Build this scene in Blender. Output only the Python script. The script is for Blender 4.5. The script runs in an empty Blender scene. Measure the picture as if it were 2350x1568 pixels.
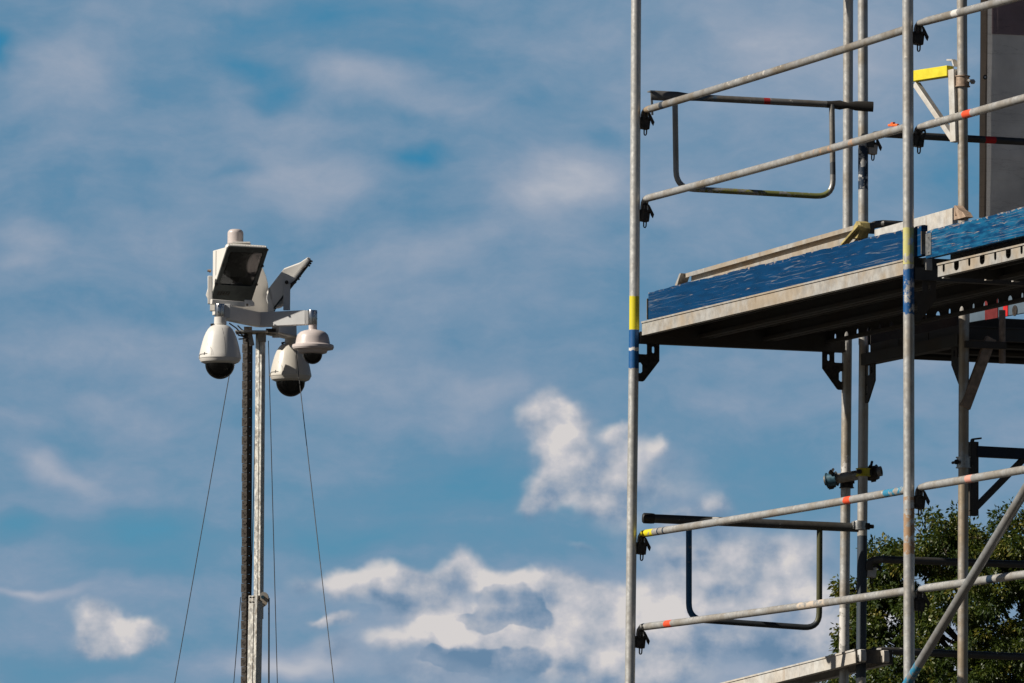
import bpy, math, random
import numpy as np
from mathutils import noise as mnoise
from mathutils import Vector, Matrix
from mathutils.geometry import tessellate_polygon
random.seed(7); rng = np.random.default_rng(7)
R = math.radians
SC = bpy.context.scene
COL = SC.collection

# ------------------------------------------------------------------ camera
F = 16340.0                      # focal length in units of 1/2350 of the picture width
CAM = Vector((0, 0, 1.6)); PITCH = math.atan(1630.0/F); ROLL = 0.005
fw = Vector((0, math.cos(PITCH), math.sin(PITCH)))
up0 = Vector((0, -math.sin(PITCH), math.cos(PITCH))); rt0 = Vector((1, 0, 0))
rt = rt0*math.cos(ROLL) + up0*math.sin(ROLL)
up = up0*math.cos(ROLL) - rt0*math.sin(ROLL)
cd = bpy.data.cameras.new('camera'); cam = bpy.data.objects.new('camera', cd); COL.objects.link(cam)
cd.sensor_width = 36; cd.lens = 36*F/2350; cd.clip_start = 0.5; cd.clip_end = 5000
cam.matrix_world = Matrix((( rt.x, up.x, -fw.x, CAM.x), (rt.y, up.y, -fw.y, CAM.y), (rt.z, up.z, -fw.z, CAM.z), (0, 0, 0, 1)))
SC.camera = cam
SC.view_settings.view_transform = 'Standard'; SC.view_settings.look = 'None'
SC.view_settings.gamma = 1; SC.view_settings.exposure = 0
SC.cycles.max_bounces = 6; SC.cycles.transparent_max_bounces = 12

def ray(px, py):
    return fw + rt*((px-1175)/F) + up*((783.7-py)/F)
def PY(px, py, Y):
    d = ray(px, py); return CAM + d*(Y/d.y)
def plane_pick(px, py, o, n):
    d = ray(px, py); return CAM + d*((o-CAM).dot(n)/d.dot(n))

# ------------------------------------------------------------------ sun
SUN_AZ, SUN_EL = -106.0, 35.0    # compass angle from the view axis (+Y), negative = left
ts = Vector((math.sin(R(SUN_AZ))*math.cos(R(SUN_EL)), math.cos(R(SUN_AZ))*math.cos(R(SUN_EL)), math.sin(R(SUN_EL))))
sl = bpy.data.lights.new('sun', 'SUN'); sl.energy = 5.0; sl.angle = R(0.5); sl.color = (1.0, 0.93, 0.82)
so = bpy.data.objects.new('sun', sl); COL.objects.link(so)
so.rotation_euler = ts.to_track_quat('Z', 'Y').to_euler(); so.location = ts*60

# ------------------------------------------------------------------ node helpers
def lin(r, g, b):
    f = lambda c: (c/255/12.92) if c/255 <= .04045 else ((c/255+.055)/1.055)**2.4
    return (f(r), f(g), f(b), 1)
class NT:
    def __init__(s, tree): s.t = tree; s.n = tree.nodes; s.l = tree.links
    def put(s, sock, v):
        if v is None: return
        if isinstance(v, bpy.types.NodeSocket): s.l.new(v, sock)
        else:
            try: sock.default_value = v
            except Exception: sock.default_value = tuple(v)[:3] if hasattr(v, '__len__') else v
    def math(s, op, a, b=None, c=None, clamp=False):
        n = s.n.new('ShaderNodeMath'); n.operation = op; n.use_clamp = clamp
        s.put(n.inputs[0], a); s.put(n.inputs[1], b); s.put(n.inputs[2], c); return n.outputs[0]
    def vmath(s, op, a, b=None, c=None):
        n = s.n.new('ShaderNodeVectorMath'); n.operation = op
        s.put(n.inputs[0], a); s.put(n.inputs[1], b)
        if c is not None: s.put(n.inputs[3] if op == 'SCALE' else n.inputs[2], c)
        return n.outputs['Value'] if op in ('LENGTH', 'DOT_PRODUCT') else n.outputs[0]
    def smooth(s, v, a, b, ta=0., tb=1.):
        n = s.n.new('ShaderNodeMapRange'); n.interpolation_type = 'SMOOTHSTEP'
        s.put(n.inputs[0], v); s.put(n.inputs[1], a); s.put(n.inputs[2], b); s.put(n.inputs[3], ta); s.put(n.inputs[4], tb); return n.outputs[0]
    def rng(s, v, a, b, ta=0., tb=1.):
        n = s.n.new('ShaderNodeMapRange')
        s.put(n.inputs[0], v); s.put(n.inputs[1], a); s.put(n.inputs[2], b); s.put(n.inputs[3], ta); s.put(n.inputs[4], tb); return n.outputs[0]
    def noise(s, vec, scale, detail=4., rough=.5, dist=0., out=0):
        n = s.n.new('ShaderNodeTexNoise'); s.put(n.inputs['Vector'], vec); s.put(n.inputs['Scale'], scale)
        s.put(n.inputs['Detail'], detail); s.put(n.inputs['Roughness'], rough); s.put(n.inputs['Distortion'], dist); return n.outputs[out]
    def mapping(s, vec, loc=(0, 0, 0), rot=(0, 0, 0), scl=(1, 1, 1), kind='POINT'):
        n = s.n.new('ShaderNodeMapping'); n.vector_type = kind
        s.put(n.inputs[0], vec); n.inputs['Location'].default_value = loc; n.inputs['Rotation'].default_value = rot; n.inputs['Scale'].default_value = scl
        return n.outputs[0]
    def mix(s, f, a, b, mode='MIX'):
        n = s.n.new('ShaderNodeMix'); n.data_type = 'RGBA'; n.blend_type = mode
        s.put(n.inputs[0], f); s.put(n.inputs[6], a); s.put(n.inputs[7], b); return n.outputs[2]
    def ramp(s, f, stops):
        n = s.n.new('ShaderNodeValToRGB'); e = n.color_ramp.elements
        while len(e) < len(stops): e.new(0.5)
        for i, (p, c) in enumerate(stops): e[i].position = p; e[i].color = c
        s.put(n.inputs[0], f); return n.outputs[0]
    def sep(s, v):
        n = s.n.new('ShaderNodeSeparateXYZ'); s.put(n.inputs[0], v); return n.outputs
    def comb(s, x, y, z=0.):
        n = s.n.new('ShaderNodeCombineXYZ'); s.put(n.inputs[0], x); s.put(n.inputs[1], y); s.put(n.inputs[2], z); return n.outputs[0]

# ------------------------------------------------------------------ world: clear sky with broken cloud
W = bpy.data.worlds.new('World'); SC.world = W; W.use_nodes = True
w = NT(W.node_tree); w.n.clear()
sky = w.n.new('ShaderNodeTexSky'); sky.sky_type = 'NISHITA'; sky.sun_disc = False
sky.sun_elevation = R(SUN_EL); sky.sun_rotation = R(SUN_AZ); sky.altitude = 50; sky.air_density = 1.0; sky.dust_density = .4; sky.ozone_density = 2.0
tc = w.n.new('ShaderNodeTexCoord'); D = tc.outputs['Generated']
dx, dy, dz = w.sep(D)
yy = w.math('MAXIMUM', dy, 0.05)
K = F/1000
p = w.comb(w.math('MULTIPLY', w.math('DIVIDE', dx, yy), K), w.math('MULTIPLY', w.math('DIVIDE', dz, yy), K))
def cuv(px, py):
    d = ray(px, py); return (d.x/d.y*K, d.z/d.y*K, 0)
def puffs(vec, lst):
    """cloud puffs: summed density, and summed side-light (each puff brighter towards the sun, upper left)"""
    acc = None; li = None
    for (px, py, rx, ry, rot, amp) in lst:
        q = vec if acc is None else w.vmath('MULTIPLY_ADD', acc, (1e-7, 1e-7, 0), w.vmath('MULTIPLY_ADD', li, (1e-7, 0, 0), vec))
        m = w.mapping(q, loc=cuv(px, py), rot=(0, 0, R(-rot)), scl=(rx/1000, ry/1000, 1), kind='TEXTURE')
        b = w.smooth(w.vmath('LENGTH', m), 0., 1., amp, 0.)
        a_ = R(rot); L = (-.55*math.cos(a_)-.83*math.sin(a_)*0, .83, 0)
        l = w.math('MULTIPLY', w.vmath('DOT_PRODUCT', m, L), b)
        acc = w.math('ADD', b, 0. if acc is None else acc); li = w.math('ADD', l, 0. if li is None else li)
    return acc, li
def blobs(vec, lst, acc=0.0):
    for (px, py, rx, ry, rot, amp) in lst:
        q = vec if isinstance(acc, float) else w.vmath('MULTIPLY_ADD', acc, (1e-7, 1e-7, 0), vec)   # keeps the node order sequential
        m = w.mapping(q, loc=cuv(px, py), rot=(0, 0, R(-rot)), scl=(rx/1000, ry/1000, 1), kind='TEXTURE')
        b = w.smooth(w.vmath('LENGTH', m), 0., 1., amp, 0.)
        acc = w.math('ADD', b, acc)
    return acc
nv = w.noise(p, 2.2, 4., .55, 0., 1)
pw = w.vmath('MULTIPLY_ADD', w.vmath('SUBTRACT', nv, (.5, .5, .5)), (.30, .20, 0), p)
nv2 = w.noise(p, 6.5, 4., .55, 0., 1)
pc = w.vmath('MULTIPLY_ADD', w.vmath('SUBTRACT', nv2, (.5, .5, .5)), (.11, .10, 0), p)
soft = [ # x, y, rx, ry, rot (clockwise), amount
 (156,175,210,130,-15,.42),(831,185,230,80,12,.40),(1010,235,260,70,17,.30),(625,260,240,70,5,.22),(706,415,240,110,5,.34),
 (1237,450,280,150,-12,.50),(1344,385,200,120,-20,.28),(937,600,320,110,-8,.34),(62,545,130,70,10,.30),(40,606,130,40,-5,.25),
 (187,775,280,110,5,.34),(450,800,300,120,0,.22),(850,850,420,160,5,.26),(71,1034,110,60,20,.34),(132,1072,150,50,22,.34),
 (47,949,160,40,8,.22),(213,897,260,80,10,.2),(400,960,300,130,5,.18),(1800,140,700,320,0,.34),(1600,450,300,180,0,.16),(2050,40,500,150,0,.12),
 (1700,920,260,60,4,.2),(1100,700,300,100,0,.12),(70,1290,260,130,0,.16),(1130,890,300,60,5,.16),(350,420,240,100,0,.12),
 (591,1512,260,60,0,.42),(260,1340,120,50,0,.22),(378,1345,120,50,0,.24),(109,1344,150,18,-4,.34),(30,1338,90,16,6,.3),(560,1360,220,60,0,.16),
 (110,1430,200,80,0,.18),(680,1530,240,50,0,.3),(2150,960,500,300,0,.1),(1950,800,400,160,0,.18),(1750,1560,500,200,0,.3),
 (1490,1100,190,170,0,.26),(1300,1090,170,200,0,.14),(1080,1500,480,150,0,.34),(760,1500,260,120,0,.16),(1280,1420,420,220,0,.22),(1720,1380,480,260,0,.3),(1000,1390,380,120,0,.16),(500,330,500,160,8,.10),(300,560,420,120,0,.10),
 (12,125,60,70,0,-.75),(60,60,240,60,5,-.10),(590,150,150,60,10,-.34),(619,212,110,50,-10,-.34),(956,369,130,45,-5,-.50),(830,340,200,50,5,-.16),(94,425,200,90,0,-.24),
 (300,400,200,60,0,-.1),(530,378,100,30,0,-.2),(62,737,220,90,-10,-.26),(937,112,420,70,8,-.22),(690,30,500,60,0,-.28),(1378,298,90,40,0,-.24),(1050,500,220,60,5,-.08),(520,110,260,90,0,-.12),
 (28,1181,120,60,0,-.44),(280,1190,240,70,0,-.30),(402,1250,300,110,0,-.40),(300,1310,260,60,0,-.2),(1130,1130,420,160,0,-.34),(1010,1070,300,120,0,-.18),
 (820,1230,320,60,0,-.42),(1150,1250,260,60,0,-.22),(1650,1050,300,110,0,-.24),(1880,1130,200,90,0,-.28),(1560,1240,160,50,0,-.2),(120,1540,220,60,0,-.26),(180,1000,240,60,8,-.12),
 (480,1440,160,70,0,-.1),(730,1440,120,50,0,-.14),(2250,420,200,300,0,-.16),(1650,640,300,120,0,-.04),(480,690,200,80,0,-.12),(1400,780,300,80,0,-.06),(1900,1010,300,120,0,-.14),(1650,60,260,80,0,-.06)]
S = w.math('MULTIPLY_ADD', w.math('SUBTRACT', blobs(pw, soft, 0.40), .48), .64, .555)
fb = w.noise(w.mapping(pw, rot=(0, 0, R(8)), scl=(1., 2.1, 1.)), 3.2, 9., .60)
fb2 = w.noise(w.mapping(p, rot=(0, 0, R(-12)), scl=(1., 1.6, 1.)), 9.0, 6., .6)
S = w.math('ADD', S, w.math('MULTIPLY', w.math('SUBTRACT', fb, .5), .62))
S = w.math('ADD', S, w.math('MULTIPLY', w.math('SUBTRACT', fb2, .5), .20))
base_hi = w.ramp(S, [(0., lin(22,128,177)), (.2, lin(66,132,169)), (.42, lin(98,139,170)), (.6, lin(124,150,176)), (.8, lin(148,163,183)), (1., lin(176,182,194))])
base_lo = w.ramp(S, [(0., lin(78,146,178)), (.2, lin(88,143,173)), (.42, lin(102,144,173)), (.6, lin(126,152,178)), (.8, lin(154,167,186)), (1., lin(182,186,196))])
base = w.mix(w.smooth(w.sep(p)[1], cuv(1175, 700)[1], cuv(1175, 1250)[1]), base_hi, base_lo)
cumu = [ # x, y, rx, ry, rot, amount
 (1255,948,88,80,0,.9),(1310,985,92,88,0,.85),(1282,1032,95,85,0,.85),(1305,1085,105,95,0,.85),(1255,1130,95,70,-25,.65),(1212,1170,60,40,0,.35),
 (1418,1001,60,58,0,.75),(1470,1048,85,65,0,.6),(1518,1034,45,42,0,.5),(1423,1090,90,70,0,.55),(1385,1150,110,70,10,.5),(1480,1130,110,80,0,.45),(1440,1200,120,60,0,.35),
 (784,1345,75,60,0,.7),(700,1355,80,50,0,.45),(872,1335,85,60,15,.85),(960,1345,80,65,0,.8),(1062,1318,100,85,0,1.),(1150,1345,95,60,10,.9),(1000,1395,150,60,0,.8),
 (1240,1350,110,62,0,.9),(1320,1370,120,75,0,.85),(1420,1400,170,95,0,.8),(1550,1440,230,140,0,.7),(1180,1420,160,70,0,.8),
 (1080,1470,180,70,0,.9),(990,1450,90,45,0,.7),(1260,1500,250,110,0,.85),(1000,1550,200,60,0,.4),(1450,1560,300,110,0,.8),(860,1360,160,50,0,.4),
 (1040,1448,120,50,15,.7),(1360,1525,150,50,20,.6),(785,1426,62,24,-15,.8),(740,1445,50,26,0,.5),(760,1500,90,50,0,.35),(900,1460,80,45,0,.5),
 (1560,1205,70,55,0,.6),(1640,1180,85,65,0,.65),(1600,1280,190,110,0,.62),(1740,1290,160,120,0,.6),(1850,1280,120,110,0,.55),(1700,1420,300,160,0,.75),(1880,1470,260,160,0,.7),
 (222,1425,80,70,0,.75),(222,1478,100,66,0,.72),(275,1470,125,70,0,.85),(335,1462,90,62,0,.72),(1330,1262,60,22,12,.35),(278,1455,150,85,0,.5),(1370,1075,120,140,0,.30),(1570,1120,170,100,10,.30),(1350,1150,170,90,0,.25),(980,1475,320,110,0,.32),(1350,1450,330,150,0,.34),(820,1370,160,70,0,.25),(1650,1330,260,170,0,.25),(2100,1500,400,300,0,.6)]
C, SL = puffs(pc, cumu)
n1 = w.noise(w.mapping(p, scl=(1, 1.15, 1)), 6.5, 7., .52)
n2 = w.noise(w.mapping(p, loc=(.035, -.035, 0), scl=(1, 1.15, 1)), 6.5, 7., .52)
C = w.math('ADD', C, w.math('MULTIPLY', w.math('SUBTRACT', n1, .5), .48))
dens = w.smooth(w.math('ADD', C, w.math('MULTIPLY', SL, .35)), .03, .78)
hard = [(1172,1382,112,72,18,1.),(1110,1425,120,36,5,.8),(1230,1425,80,50,30,.7),(1150,1520,230,62,5,.9),(1010,1512,90,40,0,.6),(860,1400,70,22,10,.5)]
hs = w.smooth(w.math('ADD', blobs(pc, hard, 0.0), w.math('MULTIPLY', w.math('SUBTRACT', n1, .5), .5)), .24, .42)
relief = w.math('ADD', w.math('MULTIPLY', w.math('SUBTRACT', n2, n1), 2.2), w.math('MULTIPLY', w.math('DIVIDE', SL, w.math('ADD', w.math('MAXIMUM', C, 0.), .25)), 1.05))
shade = [(1200,1420,90,30,10,.2),(700,1350,90,60,0,.3),(905,1385,90,26,15,.3),(880,1540,220,55,0,.5),(1000,1500,160,30,0,.5),(790,1490,120,50,0,.5),
 (1440,1470,110,40,0,.28),(1660,1370,120,60,0,.3),(1380,1560,110,50,0,.2),(1100,1550,200,50,0,.3),(870,1355,40,40,0,.3),(1800,1500,200,120,0,.2),(1400,1130,150,100,0,.25),(1500,1150,150,100,0,.35),(1600,1240,200,90,0,.3),(240,1490,160,40,0,.12),(1700,1300,200,150,0,.22)]
sh = blobs(pc, shade, 0.0)
sh = w.math('ADD', sh, w.math('MULTIPLY', w.math('SUBTRACT', w.noise(p, 5., 8., .58), .5), 1.1))
sh = w.math('MULTIPLY_ADD', hs, .36, sh)
lit = w.math('SUBTRACT', w.math('ADD', w.math('ADD', .60, relief), w.math('MULTIPLY', w.math('SUBTRACT', C, .5), .25)), sh, clamp=True)
ccol = w.ramp(lit, [(0., lin(100,132,162)), (.3, lin(134,153,176)), (.6, lin(172,178,189)), (.85, lin(198,197,202)), (1., lin(216,211,209))])
view_sky = w.mix(w.math('MULTIPLY', dens, .95), base, ccol)
# rest of the dome: blue sky with a little thin cloud
gc = w.noise(w.mapping(D, scl=(1, 1, 2.2)), 3.2, 6., .55)
gm = w.math('MULTIPLY', w.smooth(gc, .52, .72), .6)
nish = w.n.new('ShaderNodeVectorMath'); nish.operation = 'SCALE'; w.l.new(sky.outputs[0], nish.inputs[0]); nish.inputs[3].default_value = .05
dome = w.mix(gm, w.mix(1., nish.outputs[0], (.30, .34, .40, 1), 'MULTIPLY'), (.06, .065, .075, 1))
pc0 = cuv(1175, 784)
dist = w.vmath('LENGTH', w.vmath('SUBTRACT', p, pc0))
mask = w.math('MULTIPLY', w.smooth(dist, 4.0, 9.0, 1., 0.), w.math('GREATER_THAN', dy, 0.06))
final = w.mix(mask, dome, view_sky)
bg = w.n.new('ShaderNodeBackground'); w.l.new(final, bg.inputs[0]); bg.inputs[1].default_value = 1.0
wo = w.n.new('ShaderNodeOutputWorld'); w.l.new(bg.outputs[0], wo.inputs[0])

# ------------------------------------------------------------------ materials
MATS = {}
def new_mat(name):
    m = bpy.data.materials.new(name); m.use_nodes = True; t = NT(m.node_tree); t.n.clear()
    b = t.n.new('ShaderNodeBsdfPrincipled'); o = t.n.new('ShaderNodeOutputMaterial'); t.l.new(b.outputs[0], o.inputs[0])
    return m, t, b
def bump(t, b, h, strength=.3, dist=.002):
    n = t.n.new('ShaderNodeBump'); n.inputs['Strength'].default_value = strength; n.inputs['Distance'].default_value = dist
    t.put(n.inputs['Height'], h); t.l.new(n.outputs[0], b.inputs['Normal'])
def simple(name, col, rough=.5, metal=0., var=.15, scale=30., bumpy=.1):
    if name in MATS: return MATS[name]
    m, t, b = new_mat(name); o = t.n.new('ShaderNodeTexCoord').outputs['Object']
    n = t.noise(o, scale, 5., .6)
    a = tuple(c*(1-var) for c in col[:3])+(1,); c2 = tuple(min(1, c*(1+var)) for c in col[:3])+(1,)
    t.put(b.inputs['Base Color'], t.mix(t.smooth(n, .3, .7), a, c2))
    t.put(b.inputs['Roughness'], t.rng(n, .3, .7, max(.05, rough-.08), rough+.08)); b.inputs['Metallic'].default_value = metal
    if bumpy: bump(t, b, n, bumpy, .002)
    MATS[name] = m; return m
def galv(name, bands=(), tone=1.0, dirt=.25, blue=0., metal=.46, rough=.35, warm=0.):
    """weathered galvanised tube; bands = (v0, v1, colour, cover) measured along the tube in metres"""
    m, t, b = new_mat(name)
    o = t.n.new('ShaderNodeTexCoord').outputs['Object']; uv = t.n.new('ShaderNodeUVMap').outputs[0]
    oi = t.n.new('ShaderNodeObjectInfo').outputs['Random']
    off = t.math('MULTIPLY', oi, 37.); oo = t.vmath('ADD', o, t.comb(off, off, off))
    n = t.noise(oo, 45., 6., .6); n_big = t.noise(oo, 7., 4., .6)
    stre = t.noise(t.mapping(uv, scl=(14, 2.2, 1)), 3., 5., .6)
    k = tone
    c = t.mix(t.smooth(n, .32, .68), (.565*k, .56*k, .545*k, 1), (.67*k, .66*k, .635*k, 1))
    c = t.mix(t.math('MULTIPLY', t.smooth(n_big, .40, .66), dirt*2.2), c, (.44*k, .37*k, .28*k, 1))
    c = t.mix(t.math('MULTIPLY', t.smooth(stre, .55, .75), dirt), c, (.30, .25, .20, 1))
    rust = t.math('MULTIPLY', t.smooth(t.noise(oo, 24., 6., .65), .66, .74), .55)
    c = t.mix(rust, c, (.22, .10, .045, 1))
    spl = t.math('MULTIPLY', t.smooth(t.noise(oo, 17., 6., .7), .64, .70), .8)
    c = t.mix(spl, c, (.68, .65, .60, 1))
    nonmet = t.math('ADD', rust, spl)
    if warm: c = t.mix(t.math('MULTIPLY', t.smooth(t.noise(oo, 9., 5., .6), .3, .6), warm), c, (.52*k, .41*k, .29*k, 1))
    if blue: c = t.mix(blue, c, (.10, .16, .24, 1))
    v = t.sep(uv)[1]
    for (a0, a1, col, cov) in bands:
        wob = t.math('MULTIPLY', t.math('SUBTRACT', t.noise(oo, 60., 3., .6), .5), .02)
        vv = t.math('ADD', v, wob)
        mk = t.math('MULTIPLY', t.smooth(vv, a0-.002, a0+.002), t.smooth(vv, a1-.002, a1+.002, 1., 0.))
        if cov < 1: mk = t.math('MULTIPLY', mk, t.smooth(t.noise(oo, 28., 6., .65), .5+(.5-cov)*.5-.04, .5+(.5-cov)*.5+.04))
        c = t.mix(mk, c, col); nonmet = t.math('MAXIMUM', nonmet, mk)
    t.put(b.inputs['Base Color'], c)
    t.put(b.inputs['Metallic'], t.math('SUBTRACT', metal, t.math('MULTIPLY', nonmet, metal), clamp=True))
    t.put(b.inputs['Roughness'], t.math('ADD', t.rng(n, .3, .7, rough-.06, rough+.12), t.math('MULTIPLY', nonmet, .12)))
    bump(t, b, t.math('ADD', n, t.math('MULTIPLY', spl, .8)), .18, .0015)
    MATS[name] = m; return m
YEL = (.80, .68, .02, 1); BLU = (.008, .10, .30, 1); ORG = (.85, .10, .035, 1); LBL = (.04, .25, .42, 1); NAV = (.012, .03, .06, 1); WHT = (.75, .72, .68, 1)
galv('galvanised_tube'); galv('grimy_tube', tone=.55, dirt=.5, metal=.55, rough=.5)
galv('shaded_tube', tone=.16, dirt=.2, metal=.4, rough=.45)  # galvanised tube toned down, shade of the return side in its colour
def sheet_mat(name, tone, warm, metal=.25, rough=.5):
    m, t, b = new_mat(name); o = t.n.new('ShaderNodeTexCoord').outputs['Object']
    oi = t.n.new('ShaderNodeObjectInfo').outputs['Random']; off = t.math('MULTIPLY', oi, 13.); o = t.vmath('ADD', o, t.comb(off, off, off))
    n = t.noise(o, 22., 6., .62); big = t.noise(o, 4., 5., .6)
    c = t.mix(t.smooth(n, .3, .7), (tone*.82, tone*.80, tone*.76, 1), (tone*1.1, tone*1.08, tone*1.03, 1))
    c = t.mix(t.math('MULTIPLY', t.smooth(big, .38, .62), warm), c, (tone*.95, tone*.74, tone*.50, 1))
    drip = t.noise(t.mapping(o, scl=(26, 26, 1.6)), 1.2, 5., .6)
    c = t.mix(t.math('MULTIPLY', t.smooth(drip, .60, .72), .55), c, (tone*.62, tone*.40, tone*.22, 1))
    c = t.mix(t.math('MULTIPLY', t.smooth(t.noise(o, 60., 5., .7), .66, .72), .5), c, (.14, .08, .04, 1))
    t.put(b.inputs['Base Color'], c); b.inputs['Metallic'].default_value = metal
    t.put(b.inputs['Roughness'], t.rng(n, .3, .7, rough-.08, rough+.12)); bump(t, b, n, .3, .0015)
    MATS[name] = m
sheet_mat('plank_steel', .50, .75); sheet_mat('light_steel', .62, .35, .1, .5); sheet_mat('shaded_steel', .075, .7, .1, .65)  # last one: plank metal with the underside shade put into its colour
simple('black_iron', (.048, .040, .034), .5, .3, .6, 60)
simple('bright_iron', (.50, .49, .47), .35, .8, .2, 60)
simple('white_paint', (.82, .79, .74), .38, 0., .04, 8, .02)
simple('cream_plastic', (.70, .66, .59), .34, 0., .04, 7, .02)
simple('pink_plastic', (.68, .60, .57), .36, 0., .04, 7, .02)
simple('arm_paint', (.66, .66, .66), .4, 0., .06, 9, .02)
simple('flood_frame', (.055, .065, .062), .5, 0., .2, 30, .05)
simple('reflector_grey', (.085, .088, .078), .30, .3, .25, 12, .05)
simple('seam_black', (.03, .03, .028), .6)
simple('black_rubber', (.02, .02, .02), .55)
simple('wire_black', (.02, .02, .022), .5)
simple('yellow_paint', (.80, .68, .03), .45, 0., .10, 25)
simple('navy_paint', (.010, .018, .035), .5, 0., .3, 25)
simple('blue_clamp', (.04, .11, .16), .5, .2, .3, 50)
simple('orange_plastic', (.85, .17, .04), .5)
simple('red_paint', (.60, .02, .02), .5)
simple('stub_brown', (.40, .29, .21), .6, .1, .3, 30)
def chrome():
    m, t, b = new_mat('chrome_sleeve'); o = t.n.new('ShaderNodeTexCoord').outputs['Object']
    n = t.noise(t.mapping(o, scl=(40, 40, 3)), 3., 4., .6)
    t.put(b.inputs['Base Color'], t.mix(n, (.55, .55, .56, 1), (.75, .75, .75, 1))); b.inputs['Metallic'].default_value = 1
    t.put(b.inputs['Roughness'], t.rng(n, .3, .7, .16, .28)); MATS['chrome_sleeve'] = m
chrome()
def domes():
    m, t, b = new_mat('smoked_dome'); o = t.n.new('ShaderNodeTexCoord').outputs['Object']
    t.put(b.inputs['Base Color'], t.mix(t.noise(o, 20., 3., .5), (.004, .004, .004, 1), (.006, .005, .005, 1)))
    b.inputs['Roughness'].default_value = .09; MATS['smoked_dome'] = m
    m, t, b = new_mat('clear_bubble'); b.inputs['Base Color'].default_value = (.9, .9, .9, 1); b.inputs['Roughness'].default_value = .02
    tr = t.n.new('ShaderNodeBsdfTransparent'); gl = t.n.new('ShaderNodeBsdfGlossy'); gl.inputs['Roughness'].default_value = .06
    lw = t.n.new('ShaderNodeFresnel'); lw.inputs[0].default_value = 1.42
    ms = t.n.new('ShaderNodeMixShader'); t.l.new(t.math('MULTIPLY', lw.outputs[0], 1.), ms.inputs[0])
    tr.inputs[0].default_value = (.86, .87, .88, 1); gl.inputs['Color'].default_value = (.8, .8, .8, 1)
    t.l.new(tr.outputs[0], ms.inputs[1]); t.l.new(gl.outputs[0], ms.inputs[2])
    out = [x for x in t.n if x.type == 'OUTPUT_MATERIAL'][0]; t.l.new(ms.outputs[0], out.inputs[0]); MATS['clear_bubble'] = m
domes()
def mast_metal():
    m, t, b = new_mat('spangled_zinc'); o = t.n.new('ShaderNodeTexCoord').outputs['Object']
    v = t.n.new('ShaderNodeTexVoronoi'); v.feature = 'F1'; v.inputs['Scale'].default_value = 95; t.put(v.inputs['Vector'], t.vmath('ADD', t.mapping(o, scl=(1, 1, .6)), t.vmath('MULTIPLY', t.noise(o, 40., 3., .6, 0., 1), (.03, .03, .03))))
    g = t.sep(v.outputs['Color'])[0]; n = t.noise(t.mapping(o, scl=(1, 1, .5)), 75., 5., .65)
    c = t.mix(g, (.58, .56, .52, 1), (.80, .78, .72, 1)); c = t.mix(t.smooth(n, .50, .66), c, (.44, .38, .31, 1))
    t.put(b.inputs['Base Color'], c); b.inputs['Metallic'].default_value = .55; t.put(b.inputs['Roughness'], t.rng(g, 0., 1., .30, .5)); bump(t, b, n, .3, .002)
    MATS['spangled_zinc'] = m
    m, t, b = new_mat('chain_plastic'); o = t.n.new('ShaderNodeTexCoord').outputs['Object']; n = t.noise(o, 50., 5., .6)
    t.put(b.inputs['Base Color'], t.mix(t.smooth(n, .35, .7), (.026, .020, .015, 1), (.046, .034, .024, 1))); b.inputs['Roughness'].default_value = .62; bump(t, b, n, .3, .002)
    MATS['chain_plastic'] = m
mast_metal()
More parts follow.
